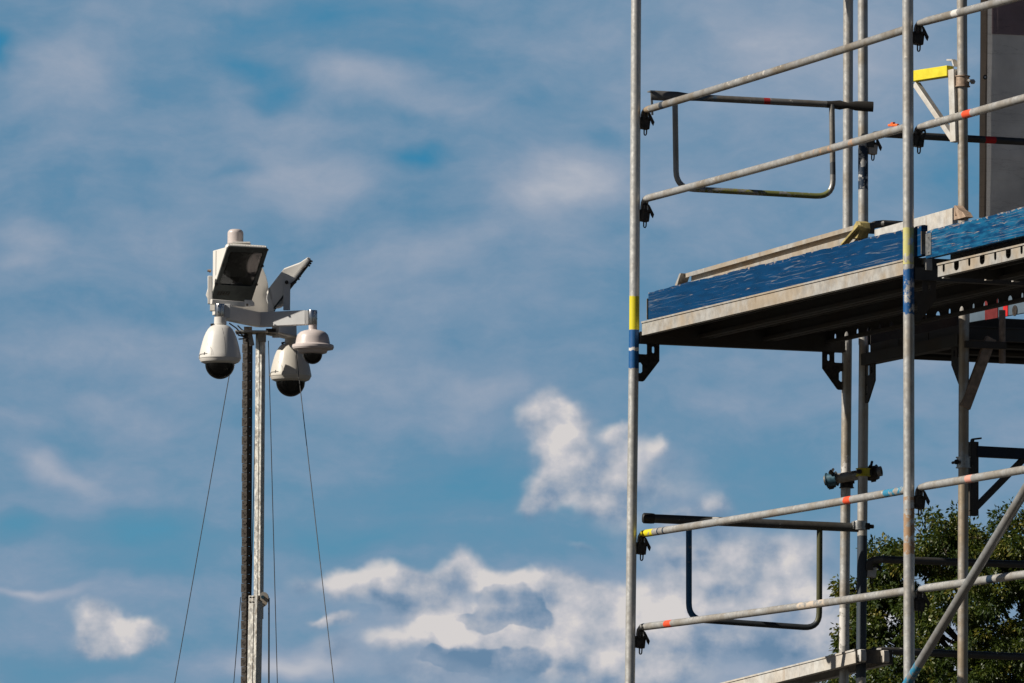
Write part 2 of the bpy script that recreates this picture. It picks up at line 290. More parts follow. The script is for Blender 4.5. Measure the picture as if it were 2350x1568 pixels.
def blue_wood(name, wear, teal=0.):
    m, t, b = new_mat(name); uv = t.n.new('ShaderNodeUVMap').outputs[0]
    s = t.sep(uv); x, y = s[0], s[1]            # x along the board (m), y across the board (0 bottom .. 1 top)
    wv = t.comb(x, t.math('MULTIPLY', y, .15)); wv = t.vmath('ADD', wv, t.vmath('MULTIPLY', t.noise(t.mapping(wv, scl=(1, 2.5, 1)), 5., 3., .5, 0., 1), (.05, .004, 0)))
    gr = t.noise(t.mapping(wv, scl=(.55, 17., 1)), 2.0, 2., .4)
    gr2 = t.noise(t.mapping(wv, scl=(1.6, 75., 1)), 2.0, 4., .5)
    ch = t.noise(t.mapping(uv, scl=(16, 2.4, 1)), 1.6, 7., .68)
    fine = t.noise(t.mapping(uv, scl=(3.2, 8, 1)), 2.5, 6., .68)
    edge = t.math('ADD', t.smooth(y, .82, 1.03, 0., .17), t.smooth(y, .10, 0., 0., .08))
    ends = t.smooth(x, .10, 0., 0., .06)
    patch = t.smooth(t.noise(t.mapping(uv, scl=(2.6, 1.5, 1)), 1.7, 4., .6), .60-wear, .72-wear)
    ring = lambda n_, k, wd: t.smooth(t.math('ABSOLUTE', t.math('SUBTRACT', t.math('FRACT', t.math('MULTIPLY', n_, k)), .5)), wd, wd*.35)
    lines = t.math('MULTIPLY', t.math('MULTIPLY', ring(gr, 7., .12), patch), t.smooth(fine, .54-wear*.6, .62-wear*.6))
    lines2 = t.math('MULTIPLY', t.smooth(gr2, .68-wear*.6, .72-wear*.6), t.smooth(fine, .46, .58))
    worn = t.math('MAXIMUM', t.math('MAXIMUM', lines, lines2), t.smooth(t.math('ADD', ch, t.math('ADD', edge, ends)), .75-wear*.6, .79-wear*.6))
    blue = t.mix(t.smooth(t.noise(uv, 6., 5., .6), .3, .7), (.0005, .034, .105, 1), (.001, .050, .150, 1))
    if teal: blue = t.mix(t.math('MULTIPLY', t.smooth(t.noise(t.mapping(uv, scl=(5, 3, 1)), 2., 5., .6), .35, .65), teal), blue, (.012, .15, .30, 1))
    wood = t.mix(t.noise(uv, 40., 4., .6), (.30, .21, .15, 1), (.60, .52, .44, 1))
    faint = t.math('MULTIPLY', t.math('MULTIPLY', ring(gr, 5., .07), t.smooth(t.noise(t.mapping(uv, scl=(1.3, 1.2, 1)), 1.6, 3., .5), .40, .60)), t.smooth(t.noise(t.mapping(uv, scl=(2., 20., 1)), 2., 4., .6), .38, .55))
    blue = t.mix(t.math('MULTIPLY', faint, .30 + wear*2.2), blue, (.34, .38, .42, 1))
    c = t.mix(t.math('MULTIPLY', worn, .8), blue, wood)
    blk = t.smooth(t.noise(t.mapping(uv, scl=(30, 8, 1)), 1.5, 5., .7), .70, .76)
    c = t.mix(t.math('MULTIPLY', blk, .5), c, (.01, .015, .03, 1))
    t.put(b.inputs['Base Color'], c); t.put(b.inputs['Roughness'], t.math('ADD', .42, t.math('MULTIPLY', worn, .35)))
    b.inputs['Specular IOR Level'].default_value = .25; bump(t, b, t.math('SUBTRACT', t.math('MULTIPLY', gr2, .4), worn), .5, .002); MATS[name] = m
blue_wood('blue_board', .055); blue_wood('pale_blue_board', .13, .75)
def foliage():
    m, t, b = new_mat('leaf_green'); at = t.n.new('ShaderNodeAttribute'); at.attribute_name = 'leafvar'
    c = t.ramp(at.outputs['Fac'], [(0., (.022, .042, .010, 1)), (.5, (.055, .088, .016, 1)), (.8, (.125, .150, .024, 1)), (1., (.26, .22, .04, 1))])
    t.put(b.inputs['Base Color'], c); b.inputs['Roughness'].default_value = .42
    tl = t.n.new('ShaderNodeBsdfTranslucent'); t.put(tl.inputs[0], t.mix(.5, c, (.10, .14, .01, 1)))
    ms = t.n.new('ShaderNodeMixShader'); ms.inputs[0].default_value = .30; out = [x for x in t.n if x.type == 'OUTPUT_MATERIAL'][0]
    t.l.new(b.outputs[0], ms.inputs[1]); t.l.new(tl.outputs[0], ms.inputs[2]); t.l.new(ms.outputs[0], out.inputs[0]); MATS['leaf_green'] = m
foliage(); simple('bark', (.10, .075, .055), .9, 0., .4, 3, .6)
def ground_mat():
    m, t, b = new_mat('compacted_gravel'); o = t.n.new('ShaderNodeTexCoord').outputs['Object']
    n = t.noise(o, .35, 8., .65); g = t.noise(o, 25., 6., .7)
    t.put(b.inputs['Base Color'], t.mix(t.smooth(n, .35, .65), t.mix(g, (.018, .017, .015, 1), (.045, .042, .037, 1)), t.mix(g, (.028, .025, .022, 1), (.055, .05, .042, 1))))
    b.inputs['Roughness'].default_value = .9; bump(t, b, g, .5, .02); MATS['compacted_gravel'] = m
ground_mat()
def banner_mat(name, col, seams=True):
    m, t, b = new_mat(name); o = t.n.new('ShaderNodeTexCoord').outputs['Object']
    n = t.noise(o, 3., 6., .6); weave = t.noise(t.mapping(o, scl=(90, 90, 6)), 2., 3., .6)
    c = t.mix(t.smooth(n, .3, .7), tuple(k*.86 for k in col[:3])+(1,), tuple(k*1.12 for k in col[:3])+(1,))
    c = t.mix(t.math('MULTIPLY', weave, .25), c, tuple(k*.7 for k in col[:3])+(1,))
    fold = t.noise(t.mapping(o, scl=(.5, .5, 5.)), 2.2, 6., .55)
    cr = t.smooth(t.math('ABSOLUTE', t.math('SUBTRACT', fold, .5)), 0., .006, .35, 0.)
    c = t.mix(cr, c, tuple(k*.45 for k in col[:3])+(1,))
    t.put(b.inputs['Base Color'], c); b.inputs['Roughness'].default_value = .6; bump(t, b, fold, .5, .02)
    tl = t.n.new('ShaderNodeBsdfTranslucent'); t.put(tl.inputs[0], c); ms = t.n.new('ShaderNodeMixShader'); ms.inputs[0].default_value = .5
    out = [x for x in t.n if x.type == 'OUTPUT_MATERIAL'][0]; t.l.new(b.outputs[0], ms.inputs[1]); t.l.new(tl.outputs[0], ms.inputs[2]); t.l.new(ms.outputs[0], out.inputs[0]); MATS[name] = m
banner_mat('banner_grey', (.86, .84, .82)); banner_mat('banner_maroon', (.64, .50, .51)); banner_mat('banner_hem', (.42, .35, .29))

# ------------------------------------------------------------------ mesh helpers
class G:
    def __init__(s): s.v = []; s.f = []; s.uv = []
    def quadgrid(s, rows, uvs, closed):
        base = len(s.v); n = len(rows[0])
        for r_ in rows: s.v += [tuple(q) for q in r_]
        for i in range(len(rows)-1):
            for j in range(n if closed else n-1):
                k = (j+1) % n
                s.f.append((base+i*n+j, base+i*n+k, base+(i+1)*n+k, base+(i+1)*n+j))
                u0, u1 = j/n, (j+1)/n
                s.uv += [(u0, uvs[i]), (u1, uvs[i]), (u1, uvs[i+1]), (u0, uvs[i+1])]
    def cap(s, ring, flip=False, v=0.):
        b = len(s.v); s.v += [tuple(q) for q in ring]; idx = list(range(b, b+len(ring)))
        s.f.append(tuple(reversed(idx)) if flip else tuple(idx)); s.uv += [(.5, v)]*len(ring)
    def tube(s, pts, r, n=20, caps=True, ref=None):
        """r: number, or one (ra, rb) per point; ra along ref"""
        pts = [Vector(q) for q in pts]; rows = []; L = [0.]
        for i in range(1, len(pts)): L.append(L[-1] + (pts[i]-pts[i-1]).length)
        a = None
        for i, q in enumerate(pts):
            d = (pts[min(i+1, len(pts)-1)] - pts[max(i-1, 0)]).normalized()
            if a is None:
                a = Vector(ref) if ref is not None else (Vector((1, 0, 0)) if abs(d.x) < .8 else Vector((0, 1, 0)))
            a = (a - d*a.dot(d)).normalized(); b = d.cross(a)
            ra, rb = (r, r) if not hasattr(r, '__len__') else (r[i] if hasattr(r[i], '__len__') else (r[i], r[i]))
            rows.append([q + a*(ra*math.cos(2*math.pi*k/n)) + b*(rb*math.sin(2*math.pi*k/n)) for k in range(n)])
        s.quadgrid(rows, L, True)
        if caps: s.cap(rows[0], True, L[0]); s.cap(rows[-1], False, L[-1])
        return s
    def pipe(s, a, b, ro, ri, n=24):
        """straight open tube with a wall, so its end shows a hole"""
        a, b = Vector(a), Vector(b); d = (b-a).normalized(); x = (Vector((1, 0, 0)) if abs(d.x) < .8 else Vector((0, 1, 0))); x = (x-d*x.dot(d)).normalized(); y = d.cross(x)
        ring = lambda q, r: [q + x*(r*math.cos(2*math.pi*k/n)) + y*(r*math.sin(2*math.pi*k/n)) for k in range(n)]
        L = (b-a).length; rows = [ring(a, ri), ring(a, ro), ring(b, ro), ring(b, ri), ring(a, ri)]
        s.quadgrid(rows, [0, 0, L, L, 0], True); return s
    def lathe(s, prof, o, axis=(0, 0, 1), n=40):
        o = Vector(o); d = Vector(axis).normalized(); x = (Vector((1, 0, 0)) if abs(d.x) < .8 else Vector((0, 1, 0))); x = (x-d*x.dot(d)).normalized(); y = d.cross(x)
        rows = [[o + d*z + x*(max(r, 1e-5)*math.cos(2*math.pi*k/n)) + y*(max(r, 1e-5)*math.sin(2*math.pi*k/n)) for k in range(n)] for r, z in prof]
        s.quadgrid(rows, [z for r, z in prof], True); return s
    def box(s, c, ex, ey, ez):
        """centre and three half-axis vectors"""
        c, ex, ey, ez = Vector(c), Vector(ex), Vector(ey), Vector(ez); b = len(s.v)
        for i in (-1, 1):
            for j in (-1, 1):
                for k in (-1, 1): s.v.append(tuple(c + ex*i + ey*j + ez*k))
        for q in ((0, 1, 3, 2), (4, 6, 7, 5), (0, 4, 5, 1), (2, 3, 7, 6), (0, 2, 6, 4), (1, 5, 7, 3)):
            s.f.append(tuple(b+i for i in q)); s.uv += [(0, 0), (1, 0), (1, 1), (0, 1)]
        return s
    def bar(s, a, b, wx, ht, side):
        """rectangular bar from a to b, half sizes wx along side, ht along the other axis"""
        a, b = Vector(a), Vector(b); d = (b-a).normalized(); x = Vector(side); x = (x-d*x.dot(d)).normalized(); y = d.cross(x)
        return s.box((a+b)/2, (b-a)/2, x*wx, y*ht)
    def prism(s, poly, o, ex, ey, t, holes=()):
        """polygon with holes in the plane o + x ex + y ey, thickness vector t (centred)"""
        o, ex, ey, t = Vector(o), Vector(ex), Vector(ey), Vector(t)
        loops = [list(poly)] + [list(h) for h in holes]
        tri = tessellate_polygon([[Vector((x, y, 0)) for x, y in l] for l in loops])
        flat = [q for l in loops for q in l]; N = len(flat); b = len(s.v)
        for sg in (-.5, .5): s.v += [tuple(o + ex*x + ey*y + t*sg) for x, y in flat]
        for a, c, d in tri:
            s.f.append((b+a, b+c, b+d)); s.uv += [flat[a], flat[c], flat[d]]
            s.f.append((b+N+d, b+N+c, b+N+a)); s.uv += [flat[d], flat[c], flat[a]]
        k = 0
        for l in loops:
            n = len(l)
            for i in range(n):
                j = (i+1) % n; s.f.append((b+k+i, b+k+j, b+N+k+j, b+N+k+i)); s.uv += [l[i], l[j], l[j], l[i]]
            k += n
        return s
    def build(s, name, mat, parent=None, bevel=0., sharp=35):
        me = bpy.data.meshes.new(name)
        org = parent_origin(parent) if parent is not None else (sum((Vector(q) for q in s.v), Vector())/len(s.v))
        me.from_pydata([tuple(Vector(q)-org) for q in s.v], [], s.f)
        uv = me.uv_layers.new(name='UVMap'); uv.data.foreach_set('uv', np.array(s.uv, dtype=np.float32).ravel())
        me.materials.append(MATS[mat] if isinstance(mat, str) else mat)
        me.validate(); 
        import bmesh
        bm = bmesh.new(); bm.from_mesh(me); bmesh.ops.remove_doubles(bm, verts=bm.verts, dist=1e-5); bmesh.ops.recalc_face_normals(bm, faces=bm.faces); bm.to_mesh(me); bm.free()
        me.shade_smooth(); me.set_sharp_from_angle(angle=R(sharp))
        o = bpy.data.objects.new(name, me); COL.objects.link(o)
        if parent is not None: o.parent = parent
        else: o.location = org
        if bevel:
            md = o.modifiers.new('edges', 'BEVEL'); md.width = bevel; md.segments = 2; md.limit_method = 'ANGLE'; md.angle_limit = R(40)
        return o
def parent_origin(o):
    while o.parent: o = o.parent
    return o.location.copy()
def tag(o, label=None, cat=None, group=None, kind=None):
    if label: o['label'] = label
    if cat: o['category'] = cat
    if group: o['group'] = group
    if kind: o['kind'] = kind
    return o
def thing(name, loc, label, cat, group=None):
    o = bpy.data.objects.new(name, None); COL.objects.link(o); o.location = loc; o.empty_display_size = .1
    return tag(o, label, cat, group)
def rrect(x0, y0, x1, y1, r=.004, n=4):
    out = []
    for cx, cy, a in ((x1-r, y1-r, 0), (x0+r, y1-r, 90), (x0+r, y0+r, 180), (x1-r, y0+r, 270)):
        for i in range(n+1): out.append((cx + r*math.cos(R(a+90*i/n)), cy + r*math.sin(R(a+90*i/n))))
    return out
def arch(xc, w, y0, y1):
    return [(xc-w/2, y0), (xc+w/2, y0)] + [(xc + w/2*math.cos(R(a)), y1 - min(w/2, y1-y0)*(1-math.sin(R(a)))) for a in range(0, 181, 30)]
UPZ = Vector((0, 0, 1))

# ------------------------------------------------------------------ ground
g = G(); g.v = [(-3000, -3000, 0), (3000, -3000, 0), (3000, 3000, 0), (-3000, 3000, 0)]; g.f = [(0, 1, 2, 3)]; g.uv = [(0, 0), (1, 0), (1, 1), (0, 1)]
tag(g.build('ground', 'compacted_gravel'), kind='structure')

#SCAFFOLD
# ------------------------------------------------------------------ scaffold frame of reference
TH = R(21.9)
EU = Vector((math.sin(TH), -math.cos(TH), 0))      # along the facade, towards the camera
EV = Vector((math.cos(TH), math.sin(TH), 0))       # from the outer face inwards
O0 = PY(1455.4, 745, 33.8); O0.z = 0
def onv(px, py, v): return plane_pick(px, py, O0 + EV*v, EV)
def onu(px, py, u): return plane_pick(px, py, O0 + EU*u, EU)
ZT = onv(1487, 735, .03).z                          # top of the deck
ZR = ZT - .08                                       # top of the return deck
def at(u, v, z): return Vector((O0.x + EU.x*u + EV.x*v, O0.y + EU.y*u + EV.y*v, z))
RP = .0242

def standard(parent, name, top, bot, mat, collar=False):
    g = G(); n = 24
    k = 40; g.tube([top.lerp(bot, i/k) for i in range(k+1)], RP, n)
    o = g.build(name, mat, parent)
    return o
GUS = [(0, -.098), (.131, -.098), (.131, -.183), (.054, -.279), (.046, -.284), (0, -.284)]
GH = [rrect(.024, -.153, .068, -.104, .005), rrect(.092, -.146, .106, -.114, .0069), [(.0245, -.244), (.036, -.244), (.044, -.236), (.044, -.204), (.036, -.194), (.0245, -.194)]]
def gusset(parent, p0, ex, zt, mat='black_iron', poly=None):
    g = G(); g.prism(poly or GUS, Vector((p0.x, p0.y, zt)), ex, UPZ, ex.cross(UPZ)*.007, GH); return g.build('gusset', mat, parent)
def wedge_box(parent, p0, ex, z, mat='black_iron', lean=0.):
    """welded box with its slotted wedge and captive loop; p0 on the standard's axis, z = top of box"""
    o = Vector((p0.x, p0.y, z)); side = ex.cross(UPZ)
    g = G(); g.prism([(.022, 0), (.073, -.006), (.066, -.060), (.022, -.054)], o, ex, UPZ, side*.042)
    b = g.build('wedge_box', mat, parent, bevel=.003)
    g = G()
    c, s_ = math.cos(lean), math.sin(lean); rot = lambda q: ((q[0]-.05)*c - q[1]*s_ + .05, (q[0]-.05)*s_ + q[1]*c)
    for pc_s in ([(.027, -.012), (.035, -.012), (.035, .030), (.028, .020)], [(.043, -.012), (.051, -.012), (.051, .027), (.043, .029)],
                 [(.059, -.012), (.068, -.012), (.078, -.004), (.066, .018), (.059, .024)], [(.068, -.012), (.074, -.030), (.083, -.042), (.089, -.024), (.078, -.004)],
                 [(.035, .021), (.059, .017), (.059, .024), (.050, .028), (.035, .030)], [(.035, -.012), (.059, -.012), (.059, -.002), (.035, 0)]):
        g.prism([rot(q) for q in pc_s], o + side*.0245, ex, UPZ, side*.005)
    lp = [(.046, -.052), (.046, -.080), (.049, -.086), (.054, -.086), (.058, -.080), (.060, -.054)]
    g.tube([o + ex*x + UPZ*y for x, y in lp], .0032, 8)
    wd = g.build('wedge', 'black_iron', b)
    return b
def transom(parent, a, b, zt, mat='shaded_steel'):
    g = G(); h = .042; a = Vector((a.x, a.y, zt-.081)); b = Vector((b.x, b.y, zt-.081)); d = (b-a).normalized(); side = d.cross(UPZ)
    a += d*.02; b -= d*.02
    # U section open at the top: web below, two flanges
    g.bar(a - UPZ*.019, b - UPZ*.019, .0245, .002, side)
    for sg in (-1, 1): g.box((a+b)/2 + side*(.0225*sg) + UPZ*.0085, (b-a)/2, side*.002, UPZ*.0255)
    return g.build('transom', mat, parent)
def frame(loc, label, posts, zt, ex, boxes_, mats, gus=True, base=False, gmat='black_iron', tmat='shaded_steel'):
    """posts: [(top, bottom), ...] two standards; ex points from the first to the second"""
    root = thing('scaffold_frame', loc, label, 'scaffold frame', 'welded tube frames of the scaffold')
    for (tp, bt), m in zip(posts, mats): standard(root, 'standard', tp, bt, m)
    if zt is not None:
        def onz(i, z):
            tp, bt = posts[i]; k = (z-bt.z)/(tp.z-bt.z); return bt.lerp(tp, k)
        a, b = onz(0, zt-.08), onz(1, zt-.08)
        transom(root, a, b, zt, tmat)
        gusset(root, a, ex, zt, gmat); gusset(root, b, -ex, zt, gmat)
    for q in boxes_: wedge_box(root, *q)
    if base:
        for tp, bt in posts:
            g = G(); g.box(Vector((bt.x, bt.y, .005)), Vector((.075, 0, 0)), Vector((0, .075, 0)), UPZ*.005); g.tube([Vector((bt.x, bt.y, .01)), Vector((bt.x, bt.y, bt.z))], .019, 12)
            g.build('base_plate', 'grimy_tube', root)
    return root
def down(a, b, z):          # extend the line a->b to height z
    return a + (b-a)*((z-a.z)/(b.z-a.z))
YN = 33.8 - 3.07*EU.y*-1
yb1, yb2, yc = 34.21, 34.04, 33.02
def upper(pt, pj, Y, jy=757): a = PY(*pt, Y); b = PY(*pj, Y); return down(b, a, b.z + 2.0), b
ul = upper((1459.9, 0), (1455.6, 757), 33.8); ll = (PY(1455.2, 757, 33.8), down(PY(1455.2, 757, 33.8), PY(1445.6, 1568, 33.8), .10))
ZJ = ul[1].z
def seg_at(px0, py0, px1, py1, Y, zj):
    a, b = PY(px0, py0, Y), PY(px1, py1, Y); return (down(a, b, zj+2.0), down(a, b, zj))
def seg_lo(px0, py0, px1, py1, Y, zj):
    a, b = PY(px0, py0, Y), PY(px1, py1, Y); return (down(a, b, zj), down(a, b, .10))
ZN = PY(2084, 607, YN).z
un = seg_at(2083.3, 0, 2085, 607, YN, ZN); ln = seg_lo(2085.4, 607, 2086.4, 1568, YN, ZN)
b1u = seg_at(1946.6, 0, 1944.6, 757, yb1, ZJ); b1l = seg_lo(1943.8, 800, 1936.9, 1501, yb1, ZJ)
b2u = seg_at(1980, 0, 1981.6, 757, yb2, ZR); b2l = seg_lo(1982.2, 850, 1976.4, 1501, yb2, ZR)
cu = seg_at(2207.5, 0, 2210.8, 520, yc, ZR); cl = seg_lo(2212, 840, 2209, 1568, yc, ZR)
near_in = (at(3.07, 1.09, ZN+2), at(3.07, 1.09, ZN)); near_inl = (at(3.07, 1.09, ZN), at(3.07, 1.09, .10))

m_ul = galv('tube_yellow_foot', [(1.84, 2.02, YEL, 1)], tone=1.12, dirt=.12)
m_ll = galv('tube_blue_head', [(0, .185, BLU, 1.0), (.085, .1, WHT, 1.)], tone=1.08, dirt=.15)
m_un = galv('tube_yellow_wash', [(1.84, 2.02, (.62, .58, .22, 1), .62)], dirt=.22)
m_ln = galv('tube_blue_wash', [(.02, .22, BLU, .58), (1.02, 1.27, (.42, .27, .16, 1), .5)], dirt=.3)
m_b2u = galv('tube_navy_mid', [(1.04, 1.25, NAV, .6), (1.42, 1.47, NAV, 1)], dirt=.35)
m_b1l = galv('tube_mortar', [(.55, .75, WHT, .4), (1.30, 1.50, WHT, .6)], dirt=.35, warm=.25)
m_b2l = galv('tube_lower_navy', [(.92, 1.6, (.045, .06, .08, 1), .93)], dirt=.35, warm=.4)
m_cu = galv('tube_warm', warm=.45, bands=[(1.56, 1.61, (.06, .07, .08, 1), 1)], dirt=.5, tone=.95)
m_cl = galv('tube_warm_low', warm=.85, dirt=.65, tone=.9, metal=.45)
frame(ul[1], 'upper frame at the far end, its outer tube painted yellow at the foot', [ul, b1u], ZJ+2.0, EV,
      [(PY(1458, 268, 33.8), EV, PY(1458, 268, 33.8).z), (PY(1457, 480, 33.8), EV, PY(1457, 480, 33.8).z)], [m_ul, 'galvanised_tube'])
frame(Vector((ll[1].x, ll[1].y, 0)), 'frame under the far end of the blue boarded deck, outer tube head painted blue', [ll, b1l], ZT, EV,
      [(PY(1449.5, 1244, 33.8), EV, PY(1450, 1244, 33.8).z), (PY(1447, 1459, 33.8), EV, PY(1447, 1459, 33.8).z)], [m_ll, m_b1l], base=True)
frame(un[1], 'upper frame nearest the camera, rising where the two blue toe boards meet', [un, near_in], ZN+2.0, EV,
      [(PY(2083.6, 71.5, YN), EV, PY(2083, 71.5, YN).z), (PY(2084, 306, YN), EV, PY(2084, 306, YN).z, 'black_iron', -.9)], [m_un, 'galvanised_tube'])
frame(Vector((ln[1].x, ln[1].y, 0)), 'lower frame nearest the camera, blue scuffed tube below the meeting toe boards', [ln, near_inl], ZT, EV,
      [(PY(2086, 1137, YN), EV, PY(2086, 1137, YN).z), (PY(2086, 1371, YN), EV, PY(2086, 1371, YN).z)], [m_ln, 'galvanised_tube'], base=True, gmat='shaded_steel')
frame(b2u[1], 'upper frame whose near tube carries the yellow bracket, behind the deck', [b2u, cu], ZR+2.0, EU,
      [(PY(1980.5, 328, yb2), EV, PY(1980.5, 326, yb2).z, 'light_steel')], [m_b2u, m_cu])
frame(Vector((b2l[1].x, b2l[1].y, 0)), 'lower frame whose near tube carries the dark blue bracket, before the tree', [b2l, cl], ZR, EU,
      [(PY(1977.5, 1297, yb2), EV, PY(1977.5, 1297, yb2).z, 'light_steel', .25)], [m_b2l, m_cl], base=True)
# joint collars belong to the upper frames
for o in [x for x in bpy.data.objects if x.name.startswith('scaffold_frame')]:
    pass

# ------------------------------------------------------------------ guard rails
def rail(p0, p1, label, bands=(), boxp=None, r=.0178, tone=1., dirt=.25, mat=None, bend=1, name='guard_rail', grp='guard rail tubes along the two decks'):
    d = (p1-p0).normalized(); L = (p1-p0).length
    pts = []; rad = []
    if boxp is not None:
        side = d
        pts += [boxp - UPZ*.02, boxp + UPZ*.006]; rad += [(.005, .019), (.006, .020)]
        q = Vector((boxp.x, boxp.y, p0.z))
        for k in (.35, .7, 1.0):
            pts.append((boxp+UPZ*.006).lerp(q + d*.0, k)*(1-k) + (q + d*.05*k)*k if k < 1 else p0 + d*.055)
            rad.append((.006 + (r-.006)*k, .020 + (r-.020)*k))
    else: pts.append(p0); rad.append((r, r))
    n = 48
    sag = .004
    for i in range(1, n+1):
        k = i/n; s0 = .07 if boxp is not None else 0
        pts.append(p0 + d*(s0 + (L-s0)*k) + UPZ*(-sag*4*k*(1-k))); rad.append((r, r))
    g = G(); g.tube(pts, rad, 18, ref=EU)
    m = mat or galv('rail_zinc', bands, tone=tone, dirt=dirt)
    return tag(g.build(name, m), label, 'guard rail', grp)
RV = .055
def boxpt(px, py, Y, off=.048): q = PY(px, py, Y); return q + EV*off
def Ru(px): return None
U1 = (onv(1480, 253.5, RV), onv(2083, 66, RV)); U2 = (onv(1477, 457.5, RV), onv(2083, 291, RV))
L1 = (onv(1470, 1226, RV), onv(2085, 1123.5, RV)); L2 = (onv(1468, 1440, RV), onv(2085, 1355.5, RV))
b_ = lambda px, py: boxpt(px, py, 33.8); bn = lambda px, py: boxpt(px, py, YN)
rail(*U1, 'topmost guard rail over the long toe board, brownish with a navy ring', [(.0, .10, (.34, .26, .18, 1), .8), (.235, .275, (.05, .06, .075, 1), 1.), (1.0, 1.7, (.6, .56, .5, 1), .3)], b_(1458, 266), dirt=.4, tone=.82)
rail(*U2, 'second guard rail above the long toe board, dusty with rusty upper edge', [(1.9, 2.5, (.52, .33, .22, 1), .3)], b_(1457, 478), dirt=.35, tone=.95)
rail(*L1, 'guard rail with yellow paint at its left end and a pale blue patch', [(.04, .20, YEL, .6), (.26, .275, NAV, 1), (.325, .34, NAV, 1), (2.38, 2.45, ORG, 1), (2.80, 3.0, LBL, .5)], b_(1449.5, 1242))
rail(*L2, 'lowest guard rail of the far bay, orange band near its left end', [(.36, .44, ORG, 1), (1.9, 2.2, (.62, .52, .42, 1), .5)], b_(1447, 1457))
def far_on(px0, py0, px1, py1, v, px2):
    a, b = onv(px0, py0, v), onv(px1, py1, v); return a, b
def ext(a, b, L): d = (b-a).normalized(); return a, a + d*L
rail(*ext(onv(2117, 51, RV), onv(2350, -12, RV), 3.0), 'highest guard rail, starting right of the near standard, with a white chip', [(.40, .46, WHT, .9)], bn(2083.6, 70), dirt=.35, tone=.85)
rail(*ext(onv(2122, 289, RV), onv(2350, 223.5, RV), 3.0), 'near bay guard rail with an orange band in front of the grey banner', [(.50, .58, ORG, 1)], bn(2084, 304), tone=1.)
rail(*ext(onv(2117, 1117, RV), onv(2350, 1076, RV), 3.0), 'near bay guard rail with a pale pink band, crossing the dark blue bracket', [(.53, .59, (.8, .38, .30, 1), 1)], bn(2086, 1135), tone=.95)
rail(*ext(onv(2117, 1351, RV), onv(2350, 1316.5, RV), 3.0), 'lowest near bay guard rail with a navy band, crossing the diagonal brace', [(.74, .80, NAV, 1)], bn(2086, 1369))
g = G(); a, b = onv(2068, 1592, -.05), onv(2350, 1129, -.05); d = (b-a).normalized(); b = b + d*1.2; a = a - d*.2
n = 30; g.tube([a.lerp(b, i/n) for i in range(n+1)], .0205, 18)
tag(g.build('diagonal_brace', galv('brace_zinc', [(.0, .42, LBL, .55)], tone=.72, blue=.15)), 'diagonal brace tube in front of the tree, blue paint at its foot', 'brace')
# return side rails, their shade put into the dark tube tone
RU_ = .25
def retr(px0, py0, px1, py1, label, bands=(), hook=None, **k):
    a, b = onu(px0, py0, RU_), onu(px1, py1, RU_); a, b = ext(a, b, 2.9)
    return rail(a, b, label, bands, hook, grp='shaded guard rail tubes of the return side', **k)
hk = lambda px, py: PY(px, py, yb2-.03) + EV*.045
m_dk = galv('shaded_rail_red', [(.30, .52, (.3, .03, .03, 1), .0), (.655, .71, (.75, .02, .02, 1), 1)], tone=.14, metal=.35, rough=.45)
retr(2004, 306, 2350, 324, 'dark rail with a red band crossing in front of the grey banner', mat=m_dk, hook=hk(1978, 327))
retr(2004, 512, 2350, 530, 'dark rail of the return side just showing above the first toe board', mat='shaded_tube', hook=hk(1979, 526))
retr(2002, 1283, 2350, 1294, 'upper of the two shaded rails crossing in front of the tree', mat='shaded_tube', hook=hk(1976, 1298))
retr(1998, 1492, 2350, 1506, 'lower shaded rail before the tree, starting at the sloping steel plank end', mat='shaded_tube', hook=hk(1975, 1506))

# ------------------------------------------------------------------ end guards
def lerpY(px, ya, yb, xa=1458, xb=1981): return ya + (yb-ya)*(px-xa)/(xb-xa)
EY = lambda px: lerpY(px, 33.86, 33.965)
E = lambda px, py: PY(px, py, EY(px))
def arc_path(pts, rad, k=7):
    out = [pts[0]]
    for i in range(1, len(pts)-1):
        a, b, c = pts[i-1], pts[i], pts[i+1]; p0 = b + (a-b).normalized()*rad; p1 = b + (c-b).normalized()*rad
        for j in range(k+1):
            t_ = j/k; out.append(p0*(1-t_)**2 + b*2*t_*(1-t_) + p1*t_**2)
    out.append(pts[-1]); return out
def densify(pts, step=.05):
    out = [pts[0]]
    for a, b in zip(pts, pts[1:]):
        n = max(1, int((b-a).length/step))
        for i in range(1, n+1): out.append(a.lerp(b, i/n))
    return out
root = thing('end_guard', E(1720, 240), 'upper end guard with a grey hoop, greenish along the hoop bottom', 'end guard', 'end guards closing the far end')
a, b = E(1494, 218.5), E(2004, 245); d = (b-a).normalized(); L = (b-a).length
prof = [(0, .024, .010), (.12, .024, .010), (.17, .018, .014), (.20, .0165, .0165), (.78, .0165, .0165), (.81, .018, .012), (.85, .023, .010), (.885, .014, .013), (.92, .023, .011), (.97, .025, .012), (1., .025, .012)]
g = G(); pts = []; rad = []
for k, ra, rb in prof: pts.append(a + d*(L*k)); rad.append((ra, rb))
g.tube(pts, rad, 20, ref=UPZ)
g.build('top_rail', galv('end_rail_grey', [(.20, .32, (.05, .10, .16, 1), .5), (.545, .575, (.35, .02, .02, 1), 1), (.85, 1.15, (.03, .026, .022, 1), .95)], tone=.34, metal=.4, rough=.5), root)
pts = densify(arc_path([E(1549, 224), E(1552, 432), E(1912, 452), E(1909, 240)], .085))
g = G(); g.tube(pts, .0138, 16); g.build('hoop', galv('hoop_green', [(.50, .78, (.20, .20, .05, 1), .5), (.80, 1.16, (.15, .16, .05, 1), .6), (1.24, 1.30, (.08, .09, .10, 1), 1)], tone=.62), root)
g = G(); g.bar(E(1495, 208), E(1497, 264), .005, .003, EV); g.box(E(1494.5, 210), EV*.012, EU*.02, UPZ*.003); g.build('hanging_hook', 'bright_iron', root)
